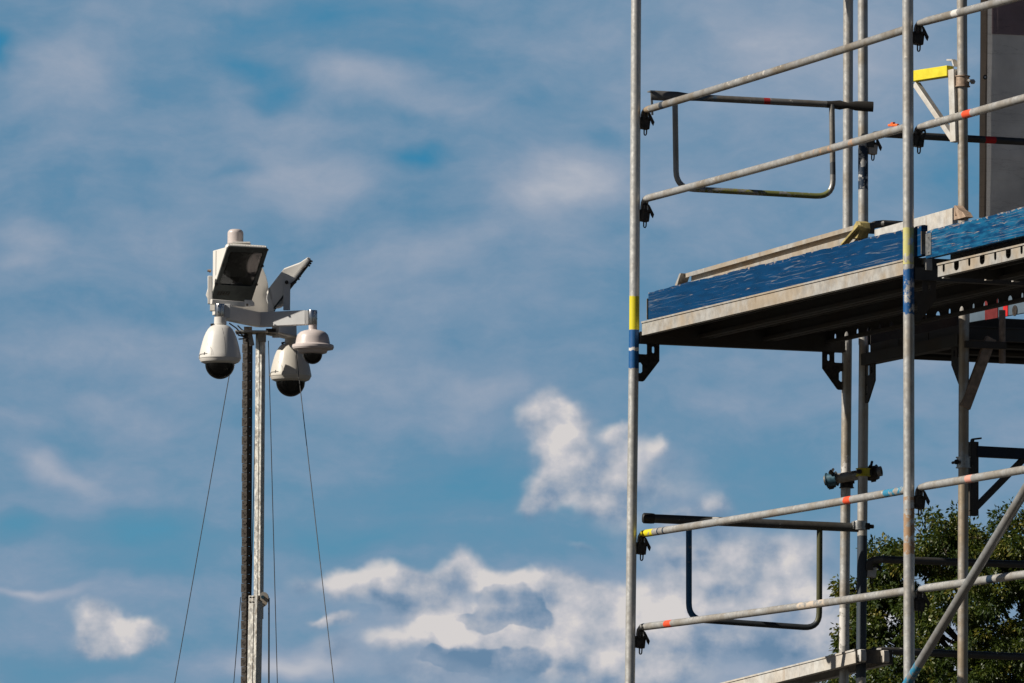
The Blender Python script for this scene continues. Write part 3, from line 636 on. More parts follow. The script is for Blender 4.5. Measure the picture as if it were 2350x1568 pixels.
root = thing('end_guard', E(1720, 1200), 'lower end guard with a black end cap and a blue painted hoop side', 'end guard', 'end guards closing the far end')
a, b = E(1500, 1190), E(1970, 1211)
g = G(); g.tube(densify([a, b], .1), .0215, 20); g.build('top_rail', galv('end_rail_dark', [(.28, .33, WHT, .5)], tone=.14, metal=.3, rough=.45), root)
g = G(); d = (b-a).normalized()
g.tube([a - d*.055, a - d*.048, a - d*.012, a + d*.004], [.018, .0255, .0255, .024], 20); g.build('end_cap', 'black_rubber', root, bevel=.002)
pts = densify(arc_path([E(1581, 1205), E(1581, 1421), E(1880, 1442), E(1881, 1212)], .075))
g = G(); g.tube(pts, .0142, 16); g.build('hoop', galv('hoop_blue', [(.0, .47, (.015, .11, .24, 1), .8), (.47, 1.05, (.03, .035, .04, 1), .9), (1.05, 1.7, (.075, .075, .03, 1), .9)], tone=.4, metal=.3), root)
g = G(); c = E(1973, 1206); g.pipe(c - UPZ*.022, c + UPZ*.022, .031, .0245); g.box(c - EV*.03, EV*.01, EU*.012, UPZ*.018); g.build('clamp', 'bright_iron', root, bevel=.002)
g = G(); c = E(1992, 1208); g.tube([c - EV*.02, c + EV*.028], .010, 10); g.tube([c - EV*.004, c + EV*.006], .018, 6); g.box(c-EV*.012, EV*.010, EU*.012, UPZ*.016); g.build('bolt', 'black_iron', root)

# ------------------------------------------------------------------ couplers, brackets
def coupler(c, ax, out, label, m1='bright_iron', m2='black_iron', r=.0285, h=.024):
    """ring clamp round a tube: c centre, ax tube axis, out = direction of the hinge bolt"""
    root = thing('tube_coupler', c, label, 'coupler', 'couplers clamped round tubes')
    g = G(); g.pipe(c - ax*h, c + ax*h, r+.0035, r-.003)
    for sg in (-1, 1): g.pipe(c + ax*(h*sg) - ax*.002, c + ax*(h*sg) + ax*.002, r+.0075, r-.002)
    g.build('band', m1, root)
    side = ax.cross(out).normalized()
    for sg in (-1, 1):
        g = G(); q = c + out*(r+.008) + side*(.0*sg)
        if sg < 0:
            g.tube([q - side*.03 + out*.006, q + side*.032 + out*.006], .0065, 10)
            g.tube([q + side*.016 + out*.006, q + side*.028 + out*.006], .0125, 6)
            g.build('bolt', m2, root)
        else:
            q = c - out*(r+.006); g.tube([q - ax*.02, q + ax*.02], .008, 10); g.box(q, out*.012, side*.011, ax*.012); g.build('hinge', m2, root)
    return root
ta, tb = PY(1893, 1103, 34.17), PY(2023, 1081, 34.085); tdir = (tb-ta).normalized()
g = G(); g.pipe(ta, tb, .0242, .0205, 24); tag(g.build('short_tube', galv('short_zinc', tone=.62, dirt=.6, metal=.3, rough=.5)), 'short scaffold tube clamped across the pair of inner standards', 'tube')
coupler(ta + tdir*.035, tdir, (UPZ*.8 - Vector((0, 1, 0))*.3 - tdir*0).normalized(), 'blue coupler round the left end of the short tube', 'blue_clamp')
q = PY(1980.8, 1084, yb2); coupler(q, UPZ, Vector((-.8, -.6, 0)), 'yellow coupler on the standard where the short tube passes', 'yellow_paint', h=.017)
coupler(tb - tdir*.045, tdir, (UPZ*.7 + tdir.cross(UPZ)*.5).normalized(), 'black coupler round the right end of the short tube', 'black_iron')
q = PY(1943, 1105, yb1); coupler(q, UPZ, Vector((-.6, .8, 0)), 'black coupler behind the short tube, on the rear standard', 'black_iron', h=.03)

def bracket(o, ex, picks, mats, label, hookp):
    root = thing('console_bracket', o, label, 'bracket', 'small brackets hung on the standard'); nrm = ex.cross(UPZ).normalized()
    pk = lambda px, py: plane_pick(px, py, o, nrm)
    (a1, a2), (v1, v2), (d1, d2) = picks
    g = G(); g.bar(pk(*a1), pk(*a2), .023, .025, nrm); g.build('arm', mats[0], root, bevel=.002)
    g = G(); g.bar(pk(*v1), pk(*v2), .018, .019, nrm); g.build('upright', mats[1], root, bevel=.002)
    A, B = pk(*d1), pk(*d2); g = G(); g.bar(A, B, .017, .013, nrm); g.build('strut', mats[1], root, bevel=.002)
    h0 = pk(*hookp[0]); g = G(); pts = [pk(*q) for q in hookp]
    for qa, qb in zip(pts, pts[1:]): g.bar(qa, qb, .014, .004, nrm)
    g.build('hook', mats[2], root)
    return root
yo = PY(2195, 160, 33.02); yex = Vector((.65, -.76, 0)).normalized()
bracket(yo, yex, (((2097, 176), (2181, 163)), ((2188, 160), (2193, 326)), ((2103, 193), (2190, 320))), ('yellow_paint', 'light_steel', 'light_steel'),
        'yellow topped triangular bracket clamped high on the standard beside the grey banner', ((2193, 152), (2189, 138), (2177, 138)))
q = PY(2209, 187, yc); coupler(q, UPZ, Vector((.9, -.4, 0)), 'grimy coupler joining the yellow bracket to its standard', 'stub_brown', 'bright_iron')
bo = PY(2232, 1035, 33.06)
bracket(bo, EV, (((2238, 1036), (2372, 1043)), ((2234, 1014), (2234, 1184)), ((2228, 1176), (2368, 1034))), ('navy_paint', 'shaded_steel', 'black_iron'),
        'dark blue topped bracket on the lower standard just above the tree', ((2230, 1022), (2232, 1008), (2250, 1006)))
q = PY(2211, 1061.5, yc); coupler(q, UPZ, Vector((-.95, -.3, 0)), 'shiny coupler joining the dark blue bracket to its standard', 'bright_iron', 'black_iron')
# bracket under the return deck
co = PY(2212, 930, 33.0); nrm = EV.cross(UPZ).normalized(); pk = lambda px, py: plane_pick(px, py, co, nrm)
root = thing('console_bracket', co, 'rusty brown bracket strut leaning out from the standard under the decks', 'bracket', 'small brackets hung on the standard')
g = G(); g.bar(pk(2214, 936), pk(2274, 776), .026, .012, EV.cross(pk(2274, 776)-pk(2214, 936)).cross(pk(2274, 776)-pk(2214, 936))); g.build('strut', 'stub_brown', root, bevel=.003)
g = G(); g.tube([pk(2300, 712), pk(2300, 834)], .0155, 16); g.build('stub', 'stub_brown', root)
g = G(); g.bar(pk(2212, 790), pk(2306, 794), .02, .016, nrm); g.build('arm', 'shaded_steel', root)

# ------------------------------------------------------------------ steel planks
def plank(u0, v0, length, width, z, along, across, label, slots_near=None, slots_far=None, side_m='plank_steel', far_m='shaded_steel', h=.066, claws=True, grp='steel planks of the decks', under='shaded_steel', top_holes=False, name='steel_plank'):
    """hollow pressed steel plank: top sheet, two side flanges with inner lips, claws. (u0,v0) local start corner"""
    o = at(u0, v0, z); root = thing(name, o, label, 'plank', grp); t_ = .0025
    g = G()
    if top_holes:
        holes = []
        for i in range(26):
            for j in range(6):
                cx, cy = .10 + i*.05 + (j % 2)*.025, .04 + j*.048
                if cx < length-.05 and random.random() < .62: holes.append([(cx + .0055*math.cos(R(a)), cy + .0055*math.sin(R(a))) for a in (0, 60, 120, 180, 240, 300)])
        g.prism([(0, 0), (length, 0), (length, width), (0, width)], o - UPZ*t_/2, along, across, UPZ*t_, holes)
    else: g.box(o + along*length/2 + across*width/2 - UPZ*t_/2, along*length/2, across*width/2, UPZ*t_/2)
    for k in (.28, .72): g.box(o + along*length/2 + across*width*k - UPZ*(.012), along*(length/2-.02), across*.006, UPZ*.009)   # pressed ribs
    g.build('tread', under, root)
    for i, sl in ((0, slots_near), (1, slots_far)):
        g = G(); c0 = o + across*(0 if i == 0 else width)
        hs = []
        if sl:
            x = .06; k = 0
            while x < length-.06:
                wd = .022 if k % 2 == 0 else .050; hs.append(arch(x, wd, -.050, -.022) if sl == 'arch' else [(x-wd/2, -.0035)] + [(x + wd/2*math.cos(R(a)), -.033 + min(wd/2, .016)*math.sin(R(a))) for a in range(180, 361, 30)] + [(x+wd/2, -.0035)])
                x += .128; k += 1
        g.prism([(0, 0), (length, 0), (length, -h), (0, -h)] if i == 0 or True else [], c0, along, UPZ, across*t_, hs)
        sg = 1 if i == 0 else -1
        g.box(c0 + along*length/2 + across*(sg*.014) - UPZ*(h-.001), along*length/2, across*.013, UPZ*.0012)
        g.box(c0 + along*length/2 + across*(sg*.026) - UPZ*(h-.008), along*length/2, across*.0012, UPZ*.008)
        g.box(c0 + along*length/2 - across*(sg*.003) - UPZ*(.004), along*length/2, across*.003, UPZ*.004)          # rolled top edge
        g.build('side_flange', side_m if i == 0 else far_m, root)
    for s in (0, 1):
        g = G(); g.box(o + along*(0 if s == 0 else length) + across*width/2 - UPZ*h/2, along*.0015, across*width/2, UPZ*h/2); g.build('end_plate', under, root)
        for k in (.18, .82) if claws else ():
            g = G(); q = o + along*(-.0 if s == 0 else length) + across*width*k; sgn = -1 if s == 0 else 1
            g.prism([(0, -.002), (.045, -.002), (.05, -.03), (.05, -.058), (.03, -.058), (.03, -.03), (0, -.03)], q, along*sgn, UPZ, across*.03); g.build('claw', 'plank_steel', root)
    return root
pl_lab = ['outer steel plank with the long sunlit edge under the blue toe board', 'middle steel plank of the far bay, seen dark from below', 'inner steel plank of the far bay, light showing through its slotted side']
for i in range(3):
    plank(.027, .03 + .332*i, 3.03, .32, ZT, EU, EV, pl_lab[i], slots_far='arch' if i == 2 else None, side_m='plank_steel' if i == 0 else 'shaded_steel', grp='steel planks of the first deck bay')  # only the outer flange stays bright; shade is coloured into the others
pl_lab = ['outer steel plank of the near bay with notches along its sunlit edge', 'middle steel plank of the near bay with small holes in its tread', 'inner steel plank of the near bay, dark and next to the return deck']
def uof(p): return (Vector((p.x, p.y, 0)) - O0).dot(EU)
PN = onv(2152.7, 605, .03)
for i in range(3):
    plank(uof(PN), .03 + .335*i, 2.9, .32, PN.z, EU, EV, pl_lab[i], slots_near='notch' if i == 0 else None, side_m='plank_steel' if i == 0 else 'shaded_steel', grp='steel planks of the near deck bay', top_holes=(i == 1), h=.058)
pl_lab = ['rear steel plank of the return deck with pale openings in its rear side', 'middle steel plank of the return deck, dark from below', 'front steel plank of the return deck, dark from below']
for i in range(3):
    rt_ = plank(.24 + .33*i, 1.13, 3.0, .32, ZR, EV, EU, pl_lab[i], grp='steel planks of the return deck', side_m='shaded_steel', claws=False)

# leaning plank at the lower right
def free_plank(A, B, wv, label):
    """plank lying from A to B (upper near edge), width vector wv"""
    root = thing('steel_plank', A, label, 'plank'); d = (B-A).normalized(); L = (B-A).length; wd = wv.length; across = wv.normalized(); nr = across.cross(d).normalized()
    if nr.z < 0: nr = -nr
    h = .066
    g = G(); g.box(A + d*L/2 + across*wd/2 - nr*.0015, d*L/2, across*wd/2, nr*.0015)
    k = 0.05
    while k < L-.05:
        g.box(A + d*k + across*wd/2 - nr*(.008), d*.008, across*(wd/2-.03), nr*.006); k += .04
    g.build('tread', 'shaded_steel', root)
    for s in (0, 1):
        g = G(); c0 = A + across*(wd*s); sg = 1 if s == 0 else -1
        g.box(c0 + d*L/2 - nr*h/2, d*L/2, across*.0015, nr*h/2); g.box(c0 + d*L/2 - across*sg*.003 - nr*.004, d*L/2, across*.003, nr*.004)
        g.box(c0 + d*L/2 + across*(sg*.016) - nr*(h-.001), d*(L/2-.0), across*.015, nr*.0015); g.build('side_flange', 'light_steel', root)
    for k in (.12, .75):
        g = G(); q = B + across*wd*k
        g.prism([(-.02, -.004), (.03, -.004), (.034, -.02), (.032, -.060), (.018, -.066), (.016, -.03), (.006, -.03), (.004, -.060), (-.02, -.060)], q, d, nr, across*.032); g.build('claw', 'light_steel', root, bevel=.003)
    g = G(); g.box(B + across*wd/2 - nr*h/2, d*.003, across*wd/2, nr*h/2); g.build('end_plate', 'shaded_steel', root)
    return root
B_ = PY(1963, 1489.5, 33.90); A_ = PY(1640, 1571, 35.1); A_ = B_ + (A_-B_)*1.15
wv = (PY(2047, 1505, 34.0) - B_); wv.z = .0
free_plank(A_, B_, wv, 'pale steel plank sloping down left at the foot of the twin standards')

# ------------------------------------------------------------------ toe boards
def board(u0, u1, v, z0, h, th, mat, label, seed=1, name='toe_board', rot=0.):
    random.seed(seed); root = thing(name, at(u0, v, z0), label, 'toe board', 'blue wooden toe boards')
    n = int((u1-u0)/.02); V = []; F_ = []; UV = []
    top = []; 
    for i in range(n+1):
        u = u0 + (u1-u0)*i/n
        j = .0018*math.sin(u*9+seed) + .001*math.sin(u*37+2*seed) + random.uniform(-.0006, .0006)
        if random.random() < .03: j -= random.uniform(.003, .008)
        top.append(h + j)
    g = G(); rows = [(0, 0), (.33, 0), (.66, 0), (1., 0), (1.0, .5), (1., 1.), (0, 1.)]
    for i in range(n+1):
        u = u0 + (u1-u0)*i/n
        for (k, w_) in rows:
            zz = top[i]*k
            if k == 1. and w_ == .5: zz += .002
            g.v.append(tuple(at(u, v + th*w_, z0 + zz)))
    m_ = len(rows)
    vy = [0, .33, .66, 1., 1.03, 1., 0]
    for i in range(n):
        for j in range(m_):
            k = (j+1) % m_; g.f.append((i*m_+j, (i+1)*m_+j, (i+1)*m_+k, i*m_+k))
            x0, x1 = (u1-u0)*i/n, (u1-u0)*(i+1)/n; g.uv += [(x0, vy[j]), (x1, vy[j]), (x1, vy[k]), (x0, vy[k])]
    for i, fl in ((0, 1), (n, 0)):
        idx = [i*m_+j for j in range(m_)]; g.f.append(tuple(idx if fl else idx[::-1])); g.uv += [(0.02, vy[j]) for j in (range(m_) if fl else reversed(range(m_)))]
    g.build('board', mat, root, sharp=25)
    return root
def uof(p): return (Vector((p.x, p.y, 0)) - O0).dot(EU)
u_a, u_b = uof(onv(1488, 700, .035)), uof(onv(2114.5, 550, .035)); u_c = uof(onv(2125, 560, .0))
u_c0 = 0
r1 = board(u_a, u_b, .035, ZT+.001, onv(1490, 671, .035).z-ZT, .03, 'blue_board', 'long deep blue wooden toe board on the far bay, edge chipped bare', 3)
zb = onv(2135, 591, 0).z; r2 = board(u_c, u_c+2.8, .0, zb, onv(2135, 528, 0).z-zb, .03, 'pale_blue_board', 'faded blue toe board with swirling grain above the notched plank edge', 8)
g = G(); g.box(at(u_c+1.45, .09, (zb+PN.z)/2+.01), EU*1.38, EV*.006, UPZ*(abs(zb-PN.z)/2+.022)); g.build('gap_shade_strip', 'black_iron', r2)  # black strip added to fill the gap with the dark of its shade
for rr, uu, sg in ((r1, u_a-.012, 0), (r1, u_b+.004, 0), (r2, u_c+.03, 1)):
    g = G(); zc = (ZT+.06) if rr is r1 else zb+.06; vv = .035 if rr is r1 else 0.
    if sg: g.box(at(uu, -.002, zc), EU*.028, EV*.0012, UPZ*.048); [g.tube([at(uu, -.006, zc+dz_), at(uu, -.001, zc+dz_)], .005, 10) for dz_ in (-.034, .03)]
    else: g.box(at(uu, vv+.014, zc-.004), EU*.003, EV*.017, UPZ*.05)
    g.build('end_fitting', 'bright_iron' if sg else 'grimy_tube', rr)

# steel channels lying on the deck behind the toe board
def channel(a, b, label, hh=.115, seed=0, mats='plank_steel'):
    d = (b-a).normalized(); L = (b-a).length; bk = EV
    root = thing('deck_rail_channel', a, label, 'steel channel', 'spare steel channels lying on the deck')
    g = G(); m_ = (a+b)/2
    g.box(m_ - UPZ*.0015 + bk*.022, d*L/2, bk*.022, UPZ*.0015)                      # top flange
    g.box(m_ - UPZ*.010, d*L/2, bk*.0015, UPZ*.010)                                 # upper lip
    g.box(m_ - UPZ*.035 + bk*.034, d*L/2, bk*.0015, UPZ*.035)                       # web
    g.box(m_ - UPZ*(.046) + bk*.018, d*L/2, bk*.018, UPZ*.0015)
    g.box(m_ - UPZ*(.047+(hh-.047)/2), d*L/2, bk*.0015, UPZ*((hh-.047)/2))          # lower lip
    g.build('profile', mats, root)
    return root, d
a, b = onv(1572, 628, .20), onv(1972, 514, .20)
root, d = channel(a, b, 'steel channel on the deck behind the first toe board, dark hollow facing out')
g = G(); g.prism([(-.075, -.066), (-.060, -.045), (-.030, -.020), (-.012, .0), (.01, .0), (-.02, -.030), (-.045, -.066)], a - UPZ*.0, d, UPZ, EV*.05); g.build('end_claw', 'plank_steel', root)
g = G(); g.tube(densify([a + d*-.03 + UPZ*-.012, a + d*-.06 + UPZ*-.02, a + d*-.085 + UPZ*-.045, a + d*-.08 + UPZ*-.066]), .010, 10); g.build('end_claw', 'black_iron', root)
yel = simple('dull_yellow', (.45, .36, .14), .6, 0., .3, 30)
g = G(); ya = onv(1936, 562, .17); yb = onv(1975, 518, .17); g.bar(ya, yb, .016, .006, EV)
g.prism([(-.04, -.055), (.03, -.06), (.07, -.02), (.06, .01), (.02, .02), (-.01, .0)], b - UPZ*.01, d, UPZ, EV*.05)
g.build('end_claw', 'dull_yellow', root, bevel=.003)
a, b = onv(2008, 528, .22), onv(2197, 475, .22); d = (b-a).normalized()
root = thing('deck_rail_channel', a, 'pale flat steel edge behind the meeting ends of both toe boards', 'steel channel', 'spare steel channels lying on the deck')
g = G(); g.box((a+b)/2 - UPZ*.05, (b-a)/2, EV*.002, UPZ*.05); g.box((a+b)/2 + EV*.02, (b-a)/2, EV*.02, UPZ*.002); g.build('profile', 'light_steel', root)
g = G(); g.prism([(0, -.06), (.0, .004), (.015, .004), (.05, -.02), (.09, -.035), (.12, -.06)], b + d*.004, d, UPZ, EV*.04, [[(.012, -.045), (.03, -.045), (.02, -.022)]]); g.build('end_claw', 'stub_brown', root, bevel=.002)
g = G(); g.tube([onv(2040, 287.5, .05), onv(2061, 287, .05)], .006, 8); g.box(onv(2049, 285, .05), EU*.012, EV*.006, UPZ*.008)
tag(g.build('tag_clip', 'orange_plastic'), 'small orange plastic clip on the second guard rail beside the near standard', 'clip')

# board with red patch and black round mark standing across the return deck
v_s = 1.62
p0, p1 = onv(2216, 742, v_s), onv(2365, 716, v_s); root = thing('marked_board', p0, 'grey board with red patches and a black round mark across the return deck', 'board')
simple('board_grey', (.09, .13, .17), .6, 0., .1, 10)  # grey set low so the board's shade sits in its colour
d = (p1-p0).normalized(); g = G(); g.box((p0+p1)/2 + UPZ*.06, (p1-p0)/2, EV*.01, UPZ*.06); g.build('panel', 'board_grey', root)
f_ = lambda px, py: onv(px, py, v_s-.0125)
simple('dark_red', (.14, .012, .012), .6)
simple('dull_orange', (.28, .10, .03), .6)
for x0, x1, m_ in ((2208, 2224, 'dull_orange'), (2261, 2290, 'dark_red'), (2303, 2313, 'red_paint')):
    a, b = f_(x0, 742-(x0-2216)*.174), f_(x1, 742-(x1-2216)*.174); g = G(); g.box((a+b)/2 + UPZ*.05, (b-a)/2, EV*.002, UPZ*.05); g.build('patch', m_, root)
g = G(); c = f_(2329, 713); g.lathe([(0, 0), (.026, 0), (.026, .003), (0, .003)], c - EV*.002, EV, 24); g.build('emblem', 'black_iron', root)

# ------------------------------------------------------------------ banner
g = G(); a, b = at(.205, 1.14, ZR+.078), at(.205, 4.1, ZR+.078); g.box((a+b)/2, (b-a)/2, EU*.015, UPZ*.078)
simple('shaded_wood', (.045, .04, .035), .8, 0., .4, 12)  # wood colour carries the board's back-lit shade
tag(g.build('toe_board', 'shaded_wood'), 'dark toe board along the rear edge of the return deck', 'toe board', 'toe boards of the return side')
ub = -.10
root = thing('banner', onu(2262, 500, ub), 'grey banner with a maroon block hung behind the dark red banded rail', 'banner')
def fold(v, z): return .0015*math.sin(v*5+z*2) + .0008*math.sin(z*11)
def sheet(name, corners, m_, off, nx=24, ny=40):
    (x0t, y0), (x1t, y1) = corners[0], corners[1]; g = G(); rows = []
    tl, trr, br, bl = [onu(px, py, ub) for px, py in corners]
    for side_ in (0, 1):
        rows = []
        for j in range(ny+1):
            k = j/ny; rows.append([tl.lerp(bl, k).lerp(trr.lerp(br, k), i/nx) + EU*(off + .003*side_) for i in range(nx+1)])
        rows = [[q + EU*fold(q.x, q.z) for q in r_] for r_ in rows]
        g.quadgrid(rows, [j/ny for j in range(ny+1)], False)
    return g.build(name, m_, root)
sheet('fabric', [(2266, -330), (2900, -290), (2900, 560), (2260, 500)], 'banner_grey', 0.)
sheet('hem', [(2252, -330), (2268, -330), (2262, 500), (2246, 500)], 'banner_hem', .004, 3)
sheet('maroon_block', [(2277, -330), (2900, -300), (2900, 110), (2275, 78)], 'banner_maroon', .006)
c = onu(2257, 178, ub) + EU*.016; g = G(); g.pipe(c, c + EU*.004, .012, .006); g.build('eyelet', 'black_iron', root)
g = G(); g.lathe([(0, 0), (.006, 0), (.006, .002), (0, .002)], c + EU*.001, EU, 16); g.build('eyelet', 'white_paint', root)

#MAST
# ------------------------------------------------------------------ camera mast
ZM = 36.0
zx = lambda x: 367.2 + .29275*x
zy = lambda y: 495.7 + .29275*y
def M(x, y, Y=ZM): return PY(zx(x), zy(y), Y)
s_ = .29275/F*ZM        # metres per step of the close-up grid
mast = thing('camera_mast', Vector((PY(590, 1568, ZM).x, ZM, 0)), 'tall telescopic mast of pale zinc square tube beside a brown cable chain', 'mast')
la = Vector((.62, -.785, 0)).normalized()   # right-front facing side direction
def sqtube(name, a, b, wl, wr, mat, slot=True):
    """square tube: lit face looks left-front, dark face right-front; wl, wr face widths; a,b = near corner line"""
    dl = Vector((-.80, .60, 0)); dr = Vector((.70, .714, 0))
    g = G(); d = b-a
    ring = lambda q: [q, q + dl*wl, q + dl*wl + dr*wr, q + dr*wr]
    rows = [ring(a.lerp(b, k/8)) for k in range(9)]
    g.quadgrid(rows, [k/8*d.length for k in range(9)], True); g.cap(rows[0], True); g.cap(rows[-1])
    o = g.build(name, mat, mast, sharp=30)
    if slot:
        g = G(); nl = Vector((-.6, -.8, 0)); q0, q1 = a + dl*wl*.36 + nl*.0006, b + dl*wl*.36 + nl*.0006
        g.bar(q0, q1, wl*.035, .0008, dl); g.build('groove', 'seam_black', o)
    return o
bz = lambda a, b, z: a + (b-a)*((z-a.z)/(b.z-a.z))
pA, pB = PY(600.5, 800, ZM), PY(594.5, 1568, ZM)
sqtube('upper_section', PY(600.8, 760, ZM), PY(596.0, 1420, ZM), .040, .026, 'spangled_zinc')
a, b = PY(590.2, 1366, ZM-.02), PY(586.5, 1568, ZM-.02)
low = sqtube('lower_section', a, bz(a, b, 0.02), .055, .040, 'spangled_zinc')
for px, py in ((576.5, 1371), (583.5, 1371), (576.3, 1382), (583.2, 1382)):
    c = PY(px, py, ZM-.035); g = G(); g.tube([c, c + Vector((-.6, -.8, 0))*.012], .0042, 10); g.build('bolt', 'black_iron', low)
# inner dark tube beside the chain
a, b = PY(579.5, 765, ZM+.01), PY(566, 1568, ZM+.01)
# cable chain
ca, cb = PY(567.8, 768, ZM+.07), PY(564.3, 1568, ZM+.07); cb = bz(ca, cb, 1.0)
g = G(); dl = Vector((-.80, .60, 0)); dr = Vector((.70, .714, 0)); cl_ = (cb-ca).length; nlk = int(cl_/.047); dd = (cb-ca).normalized()
wl, wr = .031, .030
for i in range(nlk):
    q = ca + dd*(i*.047); e = .0015 if i % 2 else 0
    g.box(q + dd*.022 + dl*(wl/2) + dr*(wr/2), dd*.0225, dl*(wl/2+e), dr*(wr/2+e))
    nl = Vector((-.6, -.8, 0))
    for k, rr in ((0, .0125), (1, .006)):
        g.lathe([(rr, 0), (rr, .0016+.0015*k), (rr-.0025, .0016+.0015*k), (rr-.0025, 0)], q + dd*.022 + dl*(wl/2) + nl*(e), nl, 14)
    g.box(q + dd*.022 + dl*(wl*.5) + nl*.002, dd*.004, dl*.013, nl*.001)
g.build('cable_chain', 'chain_plastic', mast, sharp=30)
g = G(); q0 = ca + dr*wr + dd*.0; g.bar(q0 + dd*.02, cb + dr*wr, .003, .004, dr); g.build('chain_carrier', 'black_iron', mast)
# head: plates, hub, arms
hub = M(780, 815, ZM)
LA, RA, BA = M(500, 757, ZM-.31), M(1150, 797, ZM-.10), M(1045, 905, ZM+.24)
def armbar(name, a, b, h, w_, mat='arm_paint', bev=.003):
    g = G(); g.bar(a, b, w_, h, (b-a).cross(UPZ)); return g.build(name, mat, mast, bevel=bev)
armbar('arm', hub, LA, .037, .018); armbar('arm', hub + Vector((-.006, -.002, 0)), RA, .037, .019); armbar('arm', M(905, 905, ZM+.03), BA, .032, .02)
for c, y0, y1 in (((470), 690, 803), ((1195), 740, 853)):
    Yc = ZM-.33 if c < 500 else ZM-.115
    t0, t1 = M(c, y0, Yc), M(c, y1, Yc); g = G(); g.lathe([(0, 0), (.0235, 0), (.0243, .002), (.0243, (t0-t1).length-.002), (.0235, (t0-t1).length), (0, (t0-t1).length)], t1, UPZ, 32); o = g.build('sleeve', 'chrome_sleeve', mast)
    for k in (.3, .6):
        q = t1 + UPZ*(.06*k/.6) + Vector((-.008 if c < 500 else .022, -.0235 if c < 500 else -.008, 0)); g = G(); g.tube([q, q + Vector((0, -.004, 0))], .0032, 8); g.build('screw', 'black_iron', o)
    g = G(); q = M(c + (58 if c < 500 else -30), (y0+y1)/2, Yc+.01); g.box(q, Vector((.016, .0, 0)), Vector((0, .012, 0)), UPZ*.036); g.build('sleeve_clamp', 'arm_paint', mast, bevel=.003)
g = G(); c = M(720, 912, ZM-.01); g.box(c, Vector((.083, 0, 0)), Vector((0, .07, 0)), UPZ*.004); c = M(945, 935, ZM+.06); g.bar(M(850, 915, ZM), M(1050, 955, ZM+.20), .06, .004, Vector((0, 1, 0)))
g.build('head_plate', 'plank_steel', mast, bevel=.001)
g = G(); g.bar(M(700, 905, ZM-.02), M(722, 1015, ZM-.02), .012, .014, Vector((1, 0, 0))); g.bar(M(800, 905, ZM), M(800, 985, ZM), .02, .02, Vector((1, 0, 0))); g.build('head_bracket', 'grimy_tube', mast)
g = G(); g.bar(M(690, 870, ZM), M(690, 960, ZM), .02, .02, Vector((1, 0, 0))); g.bar(M(870, 885, ZM+.02), M(870, 930, ZM+.02), .025, .02, Vector((1, 0, 0))); g.build('head_post', 'black_iron', mast)
for pts in ([(545, 842, -.25), (600, 880, -.1), (640, 930, -.03), (665, 950, -.02)], [(610, 860, -.1), (640, 890, -.03), (660, 905, -.02)], [(600, 905, -.1), (615, 935, -.05), (655, 945, -.02)], [(618, 965, -.05), (655, 962, -.02)], [(690, 930, -.04), (680, 950, -.05), (695, 962, -.04)]):
    g = G(); g.tube(densify([M(x, y, ZM+o_) for x, y, o_ in pts], .02), .0035, 8); g.build('loose_cable', 'wire_black', mast)
# pulley
pc_ = PY(604.5, 1382, ZM-.02)
pr = thing('pulley_bracket', pc_, 'small pulley bracket with a bolt on the right side of the mast sleeve', 'pulley')
g = G(); q = lambda x, y: ((x-604.5)*ZM/F, -(y-1382)*ZM/F)
g.prism([q(597, 1362), q(603, 1358), q(611, 1360), q(615, 1366), q(616, 1378), q(612, 1388), q(603, 1395), q(602, 1380), q(597, 1376)], pc_, Vector((1, 0, 0)), UPZ, Vector((0, .004, 0))); g.build('cheek', 'plank_steel', pr)
g = G(); g.lathe([(0, -.012), (.02, -.012), (.017, 0), (.02, .012), (0, .012)], pc_ + Vector((.006, .018, .028)), (0, 1, 0), 24); g.build('wheel', 'black_iron', pr)
g = G(); g.tube([PY(602.5, 1370, ZM-.02), PY(602.5, 1370, ZM-.04)], .009, 6); g.build('bolt', 'blue_clamp', pr)

# control cabinet behind the floodlight
xr = Vector((.915, .40, 0)).normalized(); bk = Vector((-.40, .915, 0)).normalized()
c0 = M(548, 745, ZM+.12)
px2 = lambda x, y: ((x-548)*s_/xr.x, (745-y)*s_)
cab = thing('equipment_cabinet', c0, 'white curved equipment cabinet on the mast head behind the large floodlight', 'cabinet')
g = G(); prof = [px2(548, 745), px2(852, 750), px2(852, 565), px2(842, 500), px2(828, 450), px2(808, 400), px2(780, 340), px2(735, 270), px2(690, 235), px2(548, 225)]
g.prism(prof, c0 + bk*.125, xr, UPZ, bk*.25); g.build('housing', 'white_paint', cab, bevel=.004)
g = G(); g.bar(c0 + bk*.200 + UPZ*.02 - xr*.0006, c0 + bk*.200 + UPZ*.33 - xr*.0006, .0014, .0012, bk); g.build('lid_seam', 'seam_black', cab)
g = G(); g.tube([M(372, 428, ZM+.22), M(402, 432, ZM+.22)], .006, 8); g.tube([M(388, 430, ZM+.22), M(397, 431, ZM+.22)], .010, 6); g.build('hinge_bolt', 'stub_brown', cab)
g = G(); f0 = M(846, 752, ZM-.03); fx = Vector((.93, -.36, 0)).normalized()
g.prism([(0, 0), (.035, 0), (.002, .122)], f0, fx, UPZ, Vector((.0, .02, 0))); g.build('fin', 'white_paint', cab)
g = G(); g.prism([(0, 0), (-.010, .01), (-.020, .018), (-.024, .03), (-.016, .06), (-.012, .085), (0, .10)], M(398, 668, ZM+.30), Vector((1, 0, 0)), UPZ, Vector((0, .06, 0))); g.build('rear_bulge', 'white_paint', cab, bevel=.003)
g = G(); g.prism([(0, 0), (.04, 0), (.04, .05), (.0, .05)], M(393, 744, ZM+.28), Vector((.6, .0, 0)), UPZ, Vector((0, .05, 0))); g.build('foot', 'white_paint', cab)

